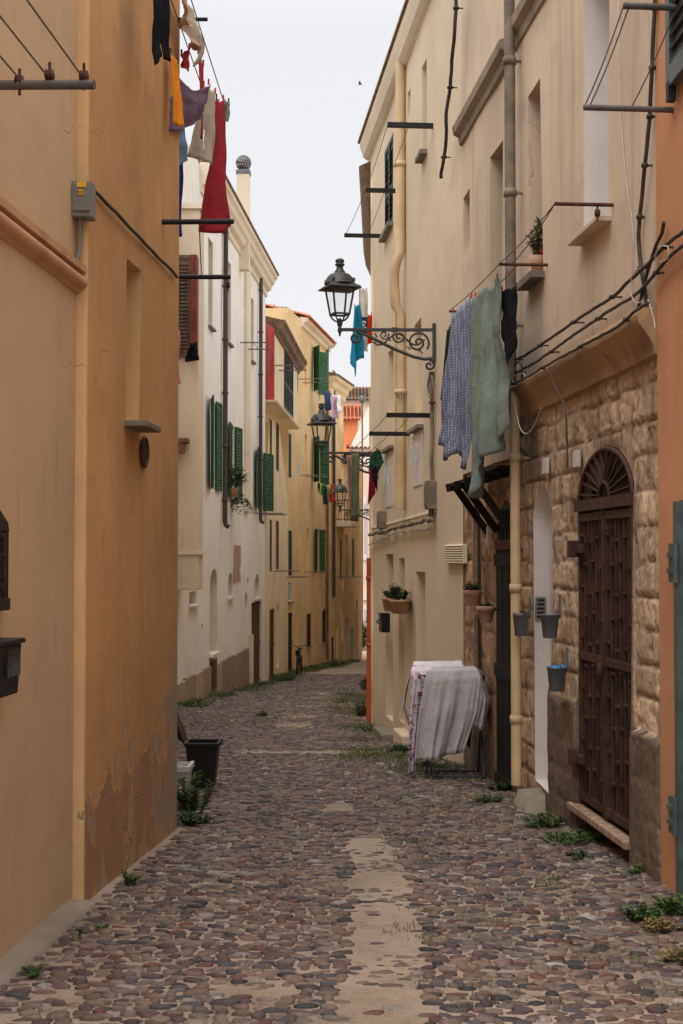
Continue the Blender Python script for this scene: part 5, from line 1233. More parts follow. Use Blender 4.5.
pr = MB(); pr.tube([c_+Vector((.040*math.cos(t), .015, .055*math.sin(t))) for t in [.6+5.2*i/20 for i in range(21)]], .013, 6); pr.tube([c_+Vector((.012*math.cos(t), .015, .016*math.sin(t))) for t in [2*PI*i/10 for i in range(11)]], .010, 5); pr.build('ring_print', M['c_white'], tw)
hang('orange_red_cloth', 'thin orange-red cloth beside the white towel at the cream corner', 'laundry', [(368, 316), (371.5, 314), (371.5, 343), (368, 345)], (20.3, 20.5, 20.5, 20.3), M['c_brightred'], .8, .02, seed=22, nu=8)
hang('rose_towel', 'dull pink towel hung left of the olive green towel', 'laundry', [(346, 455), (352, 455), (355, 512), (348, 508)], (19.7, 19.8, 19.8, 19.7), M['c_rose'], 1, .03, seed=23, nu=12)
hang('olive_towel', 'olive green towel hung on the lowest arm of the cream corner', 'laundry', [(351, 453), (359.5, 453), (360.5, 516), (351, 519)], (19.6, 19.7, 19.7, 19.6), M['c_olive'], 1.4, .03, seed=24, nu=16)
hang('maroon_trousers', 'maroon trousers hanging at the cream corner below the green cloth', 'clothing', [(370, 455), (377, 455), (375, 494), (368, 505)], (19.3, 19.3, 19.3, 19.3), M['c_maroon'], 1, .03, seed=25, nu=12)
hang('deep_green_shirt', 'deep green top bunched over the maroon trousers', 'clothing', [(371, 452), (380, 450), (384, 466), (369, 472)], (18.9, 18.9, 18.9, 18.9), M['c_deepgreen'], 1.5, .05, hem=lambda u: .05*math.sin(u*8), seed=26, nu=16)
hang('black_sock', 'small black sock dangling below the deep green top', 'clothing', [(371, 470), (377, 466), (378, 492), (373, 480)], (18.8, 18.8, 18.8, 18.8), M['c_black'], 1, .03, seed=27, nu=10, peg=False)
# in front of the far yellow houses
far = [('denim_shorts', 'dark denim clothes hung high at the far yellow house', 324, 330, 390, 410, 'c_denim'), ('lilac_shirt', 'lilac shirt hung next to the dark denim far down the lane', 332, 337, 394, 418, 'c_lilac'), ('white_shirt', 'white shirt beside the lilac one far down the lane', 337, 340.5, 395, 412, 'c_white'),
       ('black_shirt', 'black shirt at the near end of the coloured row under the green shutter', 317, 322, 482, 492, 'c_black'), ('lime_shirt', 'lime green shirt in the coloured row under the green shutter', 320, 324, 483, 494, 'c_lime'), ('blue_shirt', 'blue shirt hanging longest in the coloured row under the green shutter', 322, 327, 484, 504, 'c_denim'),
       ('green_vest', 'yellow-green vest in the coloured row, right of the blue shirt', 327, 330, 485, 499, 'c_lime'), ('red_shirt', 'red shirt at the far end of the coloured row under the green shutter', 330, 334, 484, 502, 'c_red')]
for i, (nm, lab, x0, x1, y0, y1, mt) in enumerate(far):
    hang(nm, lab, 'clothing', [(x0, y0), (x1, y0+1), (x1+.5, y1), (x0+.3, y1+1)], (58, 58.5, 58.5, 58), M[mt], 1, .06, seed=40+i, nu=10, nv=10, group='coloured washing far down the lane', peg=False)
# ------------------------------------------------------------------ drying rack with cloths
YR = 12.5; g0 = zg(YR)
rk = thing('drying_rack', 'folding clothes rack on blue steel legs standing on the cobbles', 'drying rack', (.95, YR, g0))
mb = MB(); xl, xr_ = at(429, 770, YR).x, at(481, 770, YR).x; yn, yf = YR-.28, YR+.28
gl, gr_ = gz(xl, yn), gz(xr_, yn); gf = gz(xl, yf)
ztop = g0+.93; zw = g0+.88
mb.tube([(xl, yn, gl+.03), (xr_, yn, gr_+.03)], .010, 6); mb.tube([(xl+.02, yf, gf+.03), (xr_-.02, yf, gf+.03)], .010, 6)
for x in (xl, xr_):
    mb.tube([(x, yn, gl+.02), (x, yf, ztop)], .010, 6); mb.tube([(x, yf, gf+.02), (x, yn, ztop)], .010, 6)
mb.build('leg_frame', M['bluesteel'], rk)
mb = MB(); X0, X1 = at(418, 670, YR).x, at(482, 670, YR).x
for y in (YR-.30, YR-.2, YR-.1, YR, YR+.1, YR+.2, YR+.3): mb.tube([(X0, y, ztop), (X1, y, ztop)], .006, 6)
for x in (X0, X1): mb.tube([(x, YR-.3, ztop), (x, YR+.3, ztop)], .010, 6)
mb.build('top_rails', M['steel'], rk)
def drape(name, label, path, mat, seed, amp=.02, folds=3, wings=(), group='cloths over the drying rack'):
    """cloth laid over the rack: rows of (left, right) points from back to hem, plus wings hanging at a side"""
    mb = MB()
    def sheet(rows, nu, nper, hemamp=0):
        dense = []
        for (l0, r0, k0), (l1, r1, k1) in zip(rows, rows[1:]):
            for i in range(nper): t = i/nper; dense.append((l0.lerp(l1, t), r0.lerp(r1, t), k0+(k1-k0)*t))
        dense.append(rows[-1]); pts = []
        for i in range(nu):
            u = i/(nu-1); col = []
            for j, (l, r, k) in enumerate(dense):
                p = l.lerp(r, u); a = 2.0*noise.noise(Vector((u*folds*2+seed, j*.035, seed)))+.9*noise.noise(Vector((u*folds*5, j*.05, seed+3)))+.3*noise.noise(Vector((u*12, j*.3, 2)))
                d = (r-l); d.z = 0; d.normalize(); nn = Vector((d.y, -d.x, 0)); p = p+nn*amp*k*a+Vector((0, 0, .004*noise.noise(Vector((u*9, j*.3, seed)))))
                if j == len(dense)-1: p.z += hemamp*noise.noise(Vector((u*3.1, 0, seed)))
                p.z = max(p.z, gz(p.x, p.y)+.03); col.append(p)
            pts.append(col)
        mb.grid(pts)
    sheet(path, 44, 9, .05)
    for w_ in wings: sheet(w_, 20, 9, .05)
    return single(name, mb, mat, label, 'laundry', path[0][0], group, solid=.004)
A3 = lambda px, py, y: at(px, py, y)
yn_ = YR-.34
drape('grey_cloth', 'plain grey cloth draped over the front of the drying rack', [(A3(433, 667, YR-.05), A3(474, 666, YR-.05), 0), (A3(427, 671.5, yn_), A3(478, 670, yn_), .05), (A3(425, 680, yn_-.03), A3(481, 678, yn_-.03), .4), (A3(419, 715, yn_-.05), A3(477, 712, yn_-.05), 1.2), (A3(414, 764, yn_-.04), A3(464, 752, yn_-.04), 1.9)], M['c_grey'], 3, .022, 2.6,
      wings=[[(A3(478, 670, yn_), A3(475, 666.5, YR-.05), .0), (A3(485, 686, yn_), A3(483, 684, YR-.05), .6), (A3(489, 699, yn_+.02), A3(487, 700, YR-.02), 1.2), (A3(480, 731, yn_+.03), A3(482, 728, YR), 1.6)], [(A3(480, 676, yn_-.03), A3(484, 690, yn_+.0), .2), (A3(474, 700, yn_-.035), A3(488, 700, yn_+.01), .8), (A3(468, 722, yn_-.03), A3(482, 730, yn_+.02), 1.6)]])
hang('dark_clothes', 'dark clothes hanging half hidden under the grey cloth on the rack', 'clothing', [(440, 690), (477, 690), (470, 742), (446, 748)], (YR-.05, YR-.05, YR-.05, YR-.05), M['c_black'], 3, .03, hem=lambda u: .05*math.sin(u*11), seed=33, peg=False, group='cloths over the drying rack')
drape('pink_printed_cloth', 'white cloth with a pink print lying over the back of the drying rack', [(A3(414, 661.5, YR+.33), A3(461, 660.5, YR+.33), 0), (A3(411, 671, YR-.1), A3(466, 671, YR-.1), .0), (A3(411, 680, YR-.12), A3(466, 680, YR-.12), .2)], M['c_print'], 5, .012, 2,
      wings=[[(A3(414, 662, YR+.33), A3(411, 671, YR-.1), 0), (A3(408, 682, YR+.3), A3(405, 690, YR-.08), .7), (A3(404, 706, YR+.3), A3(402, 708, YR-.05), 1.4), (A3(410, 722, YR+.25), A3(409, 724, YR), 1.6)]])
drape('floral_cloth', 'purple flowered cloth hanging down the left side of the drying rack', [(A3(412, 671, YR-.08), A3(426, 671, YR-.08), 0), (A3(412, 677, YR-.27), A3(427, 676, YR-.27), .2), (A3(410, 700, YR-.28), A3(422, 700, YR-.28), .7), (A3(409, 740, YR-.28), A3(417, 740, YR-.28), 1.2), (A3(408, 775, YR-.27), A3(415, 775, YR-.27), 1.3)], M['c_floral'], 7, .016, 2)
# ------------------------------------------------------------------ small things on the walls
# electricity box on the orange corner, its conduit and its cable
bx0_ = at(79, 200, 6.86); eb = thing('electric_box', 'grey electric box with two small yellow labels at the edge of the orange wall', 'electric box', bx0_)
xw = -1.801+.07*6.86
mb = MB(); zt_, zb_ = at(79, 180, 6.8).z, at(79, 216, 6.8).z
mb.box((xw+.045, 6.86, (zt_+zb_)/2), (.052, .006, 0), (0, .055, 0), (0, 0, (zt_-zb_)/2)); mb.box((xw+.045, 6.80, (zt_+zb_)/2+.004), (.046, 0, 0), (0, .008, 0), (0, 0, (zt_-zb_)/2-.02)); mb.build('case', M['plasticgrey'], eb, bevel=.006)
for (dx, dz, w_, h_) in ((.0, .065, .022, .014), (-.006, .026, .014, .012)):
    mb = MB(); mb.box((xw+.05+dx, 6.789, (zt_+zb_)/2+dz), (w_, 0, 0), (0, .002, 0), (0, 0, h_)); mb.build('label', M['yellowlabel'], eb)
for k in (-.008, .006):
    mb = MB(); mb.box((xw+.044+k, 6.7855, (zt_+zb_)/2+.026), (.003, 0, 0), (0, .0012, 0), (0, 0, .006)); mb.build('mark', M['blackbox'], eb)
mb = MB(); mb.tube([(xw+.03, 6.86, zb_), (xw+.03, 6.86, at(75, 240, 6.8).z), (xw+.02, 6.84, at(74, 262, 6.8).z)], .012, 8); mb.build('conduit', M['plasticgrey'], eb)
def wcable(label, W, pts, r, mat='cable', d=.03, ties=0, name='cable', wob=.006, seed=0, group=None):
    P = []
    for k, (px, py) in enumerate(pts): q, z = W.hit(px, py, d); P.append(W.p(q, z, d))
    Q = []
    for k in range(len(P)-1):
        n = max(2, int((P[k+1]-P[k]).length/.08)); p0, p1, p2, p3 = P[max(k-1, 0)], P[k], P[k+1], P[min(k+2, len(P)-1)]
        for i in range(n):
            t = i/n; v = .5*((2*p1)+(p2-p0)*t+(2*p0-5*p1+4*p2-p3)*t*t+(3*p1-p0-3*p2+p3)*t**3)
            Q.append(v+Vector((0, 0, wob*noise.noise(v*7+Vector((seed, 0, 0)))))+W.n*wob*noise.noise(v*6+Vector((9, seed, 0))))
    Q.append(P[-1]); mb = MB(); mb.tube(Q, r, 7)
    if ties:
        for i in range(ties):
            c = Q[int((i+.5)/ties*len(Q))]; mb.lathe([(0, -.012), (r*1.7, -.010), (r*1.7, .010), (0, .012)], c, 8); mb.bar(c, c-W.n*(d+.02), .010)
    return single(name, mb, M[mat], label, 'cable', Q[0], group)
wcable('twisted dark cable slanting down the orange wall from the electric box', L2, [(90, 186), (103, 199), (116, 213), (130, 228), (142, 240), (152, 251), (165, 264), (177, 277)], .010, d=.02, seed=1)
# relief plaque and letter box at the left edge
pq = thing('relief_plaque', 'dark bronze relief plaque with a small gabled top at the left edge', 'plaque', L1.p(3.1, 1.6))
q1_, z1_ = L1.hit(-1, 610); qa = q1_-.42; zt_ = L1.hit(6, 530)[1]; qm = (qa+q1_)/2
mb = MB(); mb.box(L1.p(qm, (z1_+zt_)/2, .012), L1.d*.20, L1.n*.016, (0, 0, (zt_-z1_)/2)); mb.box(L1.p(qm, z1_+.025, .025), L1.d*.215, L1.n*.022, (0, 0, .025)); mb.box(L1.p(qm, (z1_+zt_)/2-.03, .03), L1.d*.20, L1.n*.008, (0, 0, .008))
g = [(-.22, zt_-.01), (.22, zt_-.01), (.20, zt_+.03), (0, zt_+.12), (-.20, zt_+.03)]
vs = [L1.p(qm+a, z, o_) for o_ in (.0, .04) for a, z in g]; mb.add(vs, [(4, 3, 2, 1, 0), (5, 6, 7, 8, 9)]+[(i, (i+1) % 5, 5+(i+1) % 5, 5+i) for i in range(5)])
for sx_ in (-.18, .18): mb.tube([L1.p(qm+sx_, z1_+.05, .03), L1.p(qm+sx_, zt_, .03)], .018, 8)
mb.build('frame', M['bronze'], pq, bevel=.004)
mb = MB(); pts = []
for i in range(34):
    row = []
    for j in range(44):
        u, v = i/33, j/43; h = .010+.016*abs(noise.noise(Vector((u*5, v*7, 3))))+.012*noise.noise(Vector((u*9, v*12, 8)))
        row.append(L1.p(qm-.16+.32*u, z1_+.05+(zt_-z1_-.06)*v, .02+max(0, h)))
    pts.append(row)
mb.grid(pts); mb.build('relief', M['bronze'], pq)
lb = thing('letter_box', 'black tapered letter box fixed under the relief plaque', 'letter box', L1.p(3, 1.2))
qf, zt_ = L1.hit(22, 643, .10); _, zb_ = L1.hit(18, 694, .10); qn = qf-.34
g = [(0, zt_+.02), (.10, zt_-.0), (.085, zb_), (0, zb_-.012)]
mb = MB(); vs = [L1.p(q, z, o_) for q in (qn, qf) for o_, z in g]; mb.add(vs, [(0, 1, 2, 3), (7, 6, 5, 4)]+[(i, 4+i, 4+(i+1) % 4, (i+1) % 4) for i in range(4)]); mb.build('body', M['blackbox'], lb, bevel=.006)
mb = MB(); mb.box(L1.p((qn+qf)/2+.06, (zt_+zb_)/2+.03, .098), L1.d*.085, L1.n*.004, (0, 0, .055)); mb.build('window', M['glass'], lb)
mb = MB(); mb.box(L1.p((qn+qf)/2, zt_+.012, .055), L1.d*.18, L1.n*.058, (0, 0, .010)); mb.build('lid', M['blackbox'], lb, bevel=.004)
# cables over the gate
C3 = 'cables along the stone house'
Wc = Wall((rx(5.5), 5.5), (rx(11.14), 11.14), False)
wcable('uppermost of the three black cables running along above the moulding', Wc, [(504, 362), (522, 357), (545, 342), (567, 327), (590, 311), (612, 297), (634, 277), (650, 261), (664, 247), (690, 226)], .0105, d=.07, ties=5, wob=.006, seed=2, group=C3)
wcable('middle of the three black cables running along above the moulding', Wc, [(504, 376), (520, 371), (545, 356), (567, 340), (590, 324), (612, 309), (634, 296), (650, 280), (668, 258), (690, 240)], .010, d=.065, ties=4, wob=.006, seed=3, group=C3)
wcable('lowest of the three black cables, lying just over the moulding', Wc, [(503, 388), (522, 380), (545, 366), (567, 354), (590, 341), (615, 328), (634, 312), (648, 303)], .009, d=.145, ties=4, wob=.008, seed=4, group=C3)
wcable('thick knotted cable bundle climbing the wall beside the tall white niche', Wc, [(655, -8), (653, 50), (650, 100), (647, 150), (642, 196), (638, 236), (641, 268), (646, 300), (647, 322)], .0115, d=.04, ties=7, wob=.008, seed=5, group=C3)
wcable('second vertical cable at the seam with the terracotta house', Wc, [(664, 222), (656, 245), (647, 275), (640, 300), (633, 325)], .010, d=.05, wob=.014, seed=6, group=C3)
wcable('thin white wire hanging down beside the tall white niche', Wc, [(618, -5), (620, 50), (621, 110), (625, 165), (631, 212), (634, 245)], .004, 'cable_white', d=.015, wob=.01, seed=7)
wcable('white wire loop tangled in the cable bundle', Wc, [(640, 268), (632, 275), (631, 295), (637, 303), (643, 300)], .003, 'cable_white', d=.08, seed=8)
wcable('pale wire curled round the cables at the terracotta seam', Wc, [(655, 262), (658, 248), (668, 246), (668, 258), (660, 262)], .003, 'cable_white', d=.085, seed=9)
wcable('black hose looping down beside the cream downpipe', Wc, [(511, 384), (510.5, 408), (513, 430), (519, 447), (531, 457)], .015, d=.05, seed=10)
wcable('thin pale wire sagging in a loop under the end of the moulding', Wc, [(514, 396), (517, 418), (524, 433), (532, 429), (541, 408)], .0035, 'cable_white', d=.15, seed=11)
wcable('thin wire dropping over the moulding onto the stones', Wc, [(550, 366), (553, 383), (565, 406), (567, 440), (567, 468)], .006, d=.16, seed=12)
wcable('frayed wire hanging at the right end of the moulding', Wc, [(648, 300), (653, 318), (655, 328)], .003, 'cable_white', d=.10, seed=13)
wcable('dark cable coil tangled at the left end of the moulding cables', Wc, [(505, 366), (512, 378), (507, 388), (515, 382), (511, 370), (519, 362), (522, 376), (514, 391), (506, 380)], .008, d=.08, wob=.02, seed=21)
wcable('grey wire tangle hanging off the ends of the moulding cables', Wc, [(508, 372), (516, 385), (527, 382), (520, 372), (509, 383), (505, 394), (513, 398)], .006, 'cable_white', d=.10, wob=.02, seed=22)
# cables of the cream house
wcable('grey cable conduit climbing the corner of the cream house below the lantern', R4b, [(432, 372), (432, 420), (432, 470), (431.5, 522)], .022, 'pipe_grey', d=.03, ties=2, wob=.01, seed=14)
wcable('dark cable tangle running along the cream house at first floor level', R4b, [(432, 518), (420, 522), (408, 525), (396, 528), (384, 531), (369, 535)], .022, 'pipe_grey', d=.06, ties=6, wob=.03, seed=15)
wcable('thinner cable just beneath the dark tangle on the cream house', R4b, [(432, 528), (415, 530), (400, 532), (385, 537), (369, 545)], .010, 'cable_white', d=.05, wob=.02, seed=16)
wcable('black cable hanging free down the upper front of the cream house', R4b, [(456, -20), (454, 30), (450, 80), (446, 130), (441, 178)], .018, d=.05, ties=3, wob=.02, seed=17)
wcable('coil of spare wire hung under the lantern bracket', R4b, [(430, 372), (428, 385), (430, 397), (433, 390), (432, 376), (429, 380), (429, 394), (432, 398)], .010, 'pipe_grey', d=.06, seed=18)
for lab, px, y, w_, h_, mt in (('grey junction box on the cream house corner, at the top of the cable tangle', 430.5, 495, .10, .15, 'pipe_grey'), ('small grey junction box at the far end of the cable tangle', 382, 520, .14, .12, 'pipe_grey')):
    q, z = R4b.hit(px, y, .05); mb = MB(); mb.box(R4b.p(q, z, .05), R4b.d*w_, R4b.n*.05, (0, 0, h_)); mb.box(R4b.p(q, z, .105), R4b.d*w_*.8, R4b.n*.008, (0, 0, h_*.8)); mb.tube([R4b.p(q, z-h_-.08, .05), R4b.p(q, z-h_, .05)], .025, 8)
    single('junction_box', mb, M[mt], lab, 'junction box', R4b.p(q, z, .0), 'junction boxes on the cream house', bevel=.008)
# wall plates on the stones, letter box of the cream house
for px, y in ((546, 466), (577, 459)):
    q, z = R2.hit(px, y, .01); mb = MB(); mb.box(R2.p(q, z, .012), R2.d*.055, R2.n*.014, (0, 0, .056)); mb.build('number_plate', M['whiteplastic'], sh_, bevel=.004)
q, z = R3.hit(488, 535, .01); mb = MB(); mb.box(R3.p(q, z, .0), R3.d*.04, R3.n*.02, (0, 0, .075)); mb.build('number_plate', M['whiteplastic'], dh, bevel=.004)
q, z = R4b.hit(381.5, 623, .1); mbx = thing('letter_box', 'black letter box on the cream house below the clay planter', 'letter box', R4b.p(q, z-.1, 0))
mb = MB(); mb.box(R4b.p(q, z, .06), R4b.d*.15, R4b.n*.058, (0, 0, .12)); mb.build('body', M['blackbox'], mbx, bevel=.008)
mb = MB(); mb.box(R4b.p(q, z+.125, .065), R4b.d*.16, R4b.n*.068, (0, 0, .008)); mb.build('lid', M['blackbox'], mbx)
mb = MB(); mb.tube([R4b.p(q+.2, z-.02, .10), R4b.p(q+.25, z, .14), R4b.p(q+.2, z+.04, .10)], .012, 6); mb.build('hook', M['iron'], mbx)

# ------------------------------------------------------------------ plants
def leaf(mb, p, d, up, L, w, m=0):
    d = d.normalized(); s_ = d.cross(up)
    if s_.length < 1e-3: s_ = d.cross(Vector((1, 0, 0)))
    s_.normalize(); n_ = s_.cross(d)
    mb.add([p, p+d*L*.45+s_*w*.5+n_*L*.06, p+d*L-n_*L*.08, p+d*L*.45-s_*w*.5+n_*L*.06], [(0, 1, 2, 3)], m)
def plant_mesh(base, h, spread, stems, per, L, w, seed=0, droop=0, narrow=False):
    r = random.Random(seed+300); mb = MB(); st = MB(); base = Vector(base)
    for i in range(stems):
        a = r.uniform(0, 2*PI); rr = spread*math.sqrt(r.random()); hh = h*r.uniform(.45, 1.0)*(1-.4*rr/max(spread, 1e-3))
        p0 = base+Vector((math.cos(a), math.sin(a), 0))*rr*.45; p1 = base+Vector((math.cos(a), math.sin(a), 0))*rr; p1.z = base.z+hh
        if droop: p1.z -= droop*rr
        pm = p0.lerp(p1, .5)+Vector((0, 0, hh*.15)); pts = [p0, p0.lerp(pm, .5), pm, pm.lerp(p1, .5)+Vector((0, 0, hh*.03)), p1]
        st.tube(pts, [.004, .0035, .003, .0025, .0015], 4)
        for j in range(per):
            t = r.uniform(.15, 1.0); k = min(3, int(t*4)); p = pts[k].lerp(pts[k+1], t*4-k); b = r.uniform(0, 2*PI)
            d = Vector((math.cos(b), math.sin(b), r.uniform(-.2, .9))); leaf(mb, p, d, Vector((0, 0, 1)), L*r.uniform(.5, 1.2), w*r.uniform(.6, 1.2))
    return mb, st
def plant(name, label, cat, base, h, spread, stems, per, L, w, mat='leaf', seed=0, group=None, droop=0):
    t = thing(name, label, cat, base, group); mb, st = plant_mesh(base, h, spread, stems, per, L, w, seed, droop)
    mb.build('leaves', M[mat], t); st.build('stems', M['leaf_dark'], t); return t
def gpt(px, py):
    Y = 6.0
    for _ in range(60): Y = (CAMZ-zg(Y))*F/max(1, (py-558))*.5+Y*.5
    P = at(px, py, Y); return Vector((P.x, Y, gz(P.x, Y)))
WG = 'weeds along the walls'
plant('weed_bush', 'tall bushy weed growing at the orange corner in front of the bin', 'weed', gpt(193, 812), .36, .17, 26, 26, .055, .020, 'leaf', 1, WG)
plant('weed', 'low creeping weed at the foot of the orange corner', 'weed', gpt(188, 822), .09, .20, 18, 14, .06, .026, 'leaf_dark', 2, WG, )
plant('weed', 'small leafy weed against the peeling orange wall', 'weed', gpt(129, 884), .13, .05, 9, 10, .034, .018, 'leaf', 3, WG)
plant('weed', 'little weed in the kerb crack nearest the left edge', 'weed', gpt(31, 972), .055, .05, 10, 9, .030, .013, 'leaf', 4, WG)
plant('weed', 'single grass-like sprout in the kerb crack of the tan wall', 'weed', gpt(79, 936), .09, .012, 4, 3, .05, .010, 'leaf', 5, WG)
plant('weed', 'tiny weed between the stones just past the kerb end', 'weed', gpt(104, 925), .035, .05, 10, 7, .022, .012, 'leaf', 6, WG)
rw = [(545, 826, .11, .16, 24, 'largest low weed before the stone doorstep', 'leaf'), (560, 842, .08, .20, 26, 'low weed in the cobbles in front of the gate threshold', 'leaf'), (590, 838, .07, .16, 22, 'weed at the left end of the gate threshold', 'leaf'), (578, 858, .04, .10, 10, 'flat weed patch a step out from the gate threshold', 'leaf_dark'),
      (642, 916, .11, .11, 20, 'bushy weed at the bottom right under the terracotta wall', 'leaf'), (672, 910, .13, .10, 20, 'taller weed at the foot of the terracotta wall, right edge', 'leaf'), (662, 926, .06, .11, 18, 'dry yellowed grass tuft beside the terracotta wall weeds', 'leaf_dry'), (680, 956, .07, .09, 14, 'dry tuft lowest at the right edge', 'leaf_dry'), (640, 872, .05, .07, 10, 'small weed in front of the stone plinth right of the gate', 'leaf'),
      (500, 790, .10, .12, 18, 'weed at the foot of the black door', 'leaf_dark'), (488, 800, .06, .14, 16, 'spreading weed just left of the cream downpipe foot', 'leaf'), (398, 752, .12, .14, 20, 'weed clump left of the drying rack', 'leaf'), (425, 768, .06, .2, 18, 'flat weeds under the drying rack', 'leaf_dark'),
      (362, 716, .35, .18, 24, 'tall weed standing off the far corner of the cream house', 'leaf'), (372, 731, .08, .22, 14, 'low weed patch at the foot of the orange red pipe', 'leaf'), (366, 690, .4, .2, 20, 'tall dry-stemmed weed beyond the orange red pipe', 'leaf_dark'), (282, 681, .32, .5, 26, 'grassy clump at the dark red door of the pale yellow house', 'leaf'), (312, 671, .35, .7, 30, 'grassy clump behind the bicycle along the ochre house', 'leaf'),
      (335, 667, .4, .8, 30, 'grassy clump along the farthest yellow house', 'leaf_dark'), (196, 707, .16, .4, 24, 'weeds at the near end of the white house plinth', 'leaf'), (222, 696, .14, .45, 22, 'weeds in the middle of the white house plinth', 'leaf'), (248, 687, .18, .5, 24, 'weeds at the far end of the white house plinth', 'leaf_dark'), (262, 716, .14, .12, 10, 'lone weed tuft in the middle of the far lane', 'leaf')]
for i, (px, py, h, sp_, n_, lab, mt) in enumerate(rw):
    b = gpt(px, py); k = max(1, b.y/9)
    b.x = min(max(b.x, lim_left(b.y)+.06), lim_right(b.y)-.05)
    plant('weed', lab, 'weed', b, h, sp_, int(n_*1.6), 12, .030*k**.6, .015*k**.6, mt, 20+i, WG)
# grass and moss among the stones
mb = MB(); r = random.Random(5)
def blades(cx, cy, n, h, w_):
    for _ in range(n):
        x, y = cx+r.gauss(0, w_), cy+r.gauss(0, w_)
        if x < lim_left(y)+.02 or x > lim_right(y)-.02: continue
        k = max(1, y/10); a = r.uniform(0, 2*PI); hh = h*r.uniform(.5, 1.3); p = Vector((x, y, gz(x, y)+.006)); d = Vector((math.cos(a), math.sin(a), 0)); s_ = Vector((-d.y, d.x, 0))*.0028*k**.9
        mb.add([p-s_, p+s_, p+d*hh*.35+Vector((0, 0, hh*.7))+s_*.6, p+d*hh*.7+Vector((0, 0, hh))], [(0, 1, 2, 3)])
for _ in range(420):
    y = 5.2+14*r.random()**1.3; x = r.uniform(.25, lim_right(y)); 
    if noise.noise(Vector((x*1.3, y*.8, 40))) > .08: blades(x, y, 9, .022, .035)
for _ in range(620):
    y = r.uniform(12.6, 18.5); x = r.uniform(.05, lim_right(y))
    if noise.noise(Vector((x*1.2, y*.7, 44))) > .05: blades(x, y, 10, .03, .10)
for _ in range(150):
    y = r.uniform(12.2, 15.5); x = lim_right(y)-abs(r.gauss(0, .45))
    if noise.noise(Vector((x*2.2, y*1.4, 61))) > .05: blades(x, y, 14, .045, .08)
for _ in range(300):
    y = r.uniform(18, 34); x = r.uniform(-.15, min(.75, lim_right(y)))
    if noise.noise(Vector((x*1.2, y*.5, 47))) > .05: blades(x, y, 16, .055, .12)
for _ in range(330):
    y = r.uniform(27, 68); x = lim_left(y)+.05+abs(r.gauss(0, .22))
    if noise.noise(Vector((0, y*.55, 60))) > -.05: blades(x, y, 24, .14 if y > 44 else .09, .14)
for _ in range(60):
    y = r.uniform(9.6, 14); x = lim_left(y)+abs(r.gauss(0, .18)); blades(x, y, 14, .05, .06)
for _ in range(130):
    y = r.uniform(20, 40); x = r.uniform(-1.6, .2)
    if noise.noise(Vector((x*.9, y*.35, 52))) > .1: blades(x, y, 18, .035, .12)
o = mb.build('grass', M['grassgreen']); tag(o, 'short grass and moss growing between the cobbles', 'grass', kind='stuff')
# bush and parked scooter glimpsed at the far end
b = gpt(366, 668); b = Vector((at(364, 600, 88).x, 88, zg(88))); plant('bush', 'green bush at the far end of the lane before the pink house', 'bush', b, 2.4, .8, 60, 20, .28, .14, 'leaf', 71)

def bucket(label, W, px, py, wpx, hpx, fill=None, d=.10, group='grey buckets hung on the stone walls', seed=0):
    q, z = W.hit(px, py, d); c = W.p(q, z, d); r_ = wpx/2/F*c.y; h = hpx/F*c.y; t = thing('bucket', label, 'bucket', c, group)
    mb = MB(); mb.lathe([(0, .004), (r_*.70, 0), (r_*.74, .004), (r_*.98, h-.012), (r_*1.05, h-.010), (r_*1.05, h), (r_*.97, h), (r_*.92, h-.03), (r_*.72, .02), (0, .02)], c, 20); mb.build('body', M['zinc'], t)
    mb = MB(); mb.box(c+Vector((0, 0, h+.05))-W.n*(d-.03), W.d*.018, W.n*.006, (0, 0, h*.5)); mb.tube([c+Vector((0, 0, h-.01))-W.n*r_*.95, c+Vector((0, 0, h+.07))-W.n*(d-.03)], .006, 6); mb.build('hanger', M['zinc'], t)
    mb = MB(); mb.lathe([(0, h-.028), (r_*.93, h-.032)], c, 16); mb.build('soil', M['soil'], t)
    if fill == 'plant':
        m1, m2 = plant_mesh(c+Vector((0, 0, h-.03)), .07, .06, 12, 10, .030, .014, seed); m1.build('plant', M['leaf_dark'], t)
    if fill == 'blue':
        g_ = [[c+Vector(((u-.5)*r_*1.5, (v-.5)*r_*1.5, h-.015+.035*noise.noise(Vector((u*5, v*5, 2)))+.012)) for v in [i/9 for i in range(10)]] for u in [i/9 for i in range(10)]]
        mb = MB(); mb.grid(g_); o_ = mb.build('blue_cloth', M['blueplastic'], t)
    return t
bucket('grey bucket with a small plant, leftmost of the buckets beside the cream downpipe', R2, 521, 636, 16.5, 22, 'plant', seed=1)
bucket('empty grey bucket hanging over the edge of the tall white doorway', R2, 550, 638, 19, 24)
bucket('lower grey bucket with a blue rag in it, beside the gate', R2, 557, 691, 20, 24, 'blue')
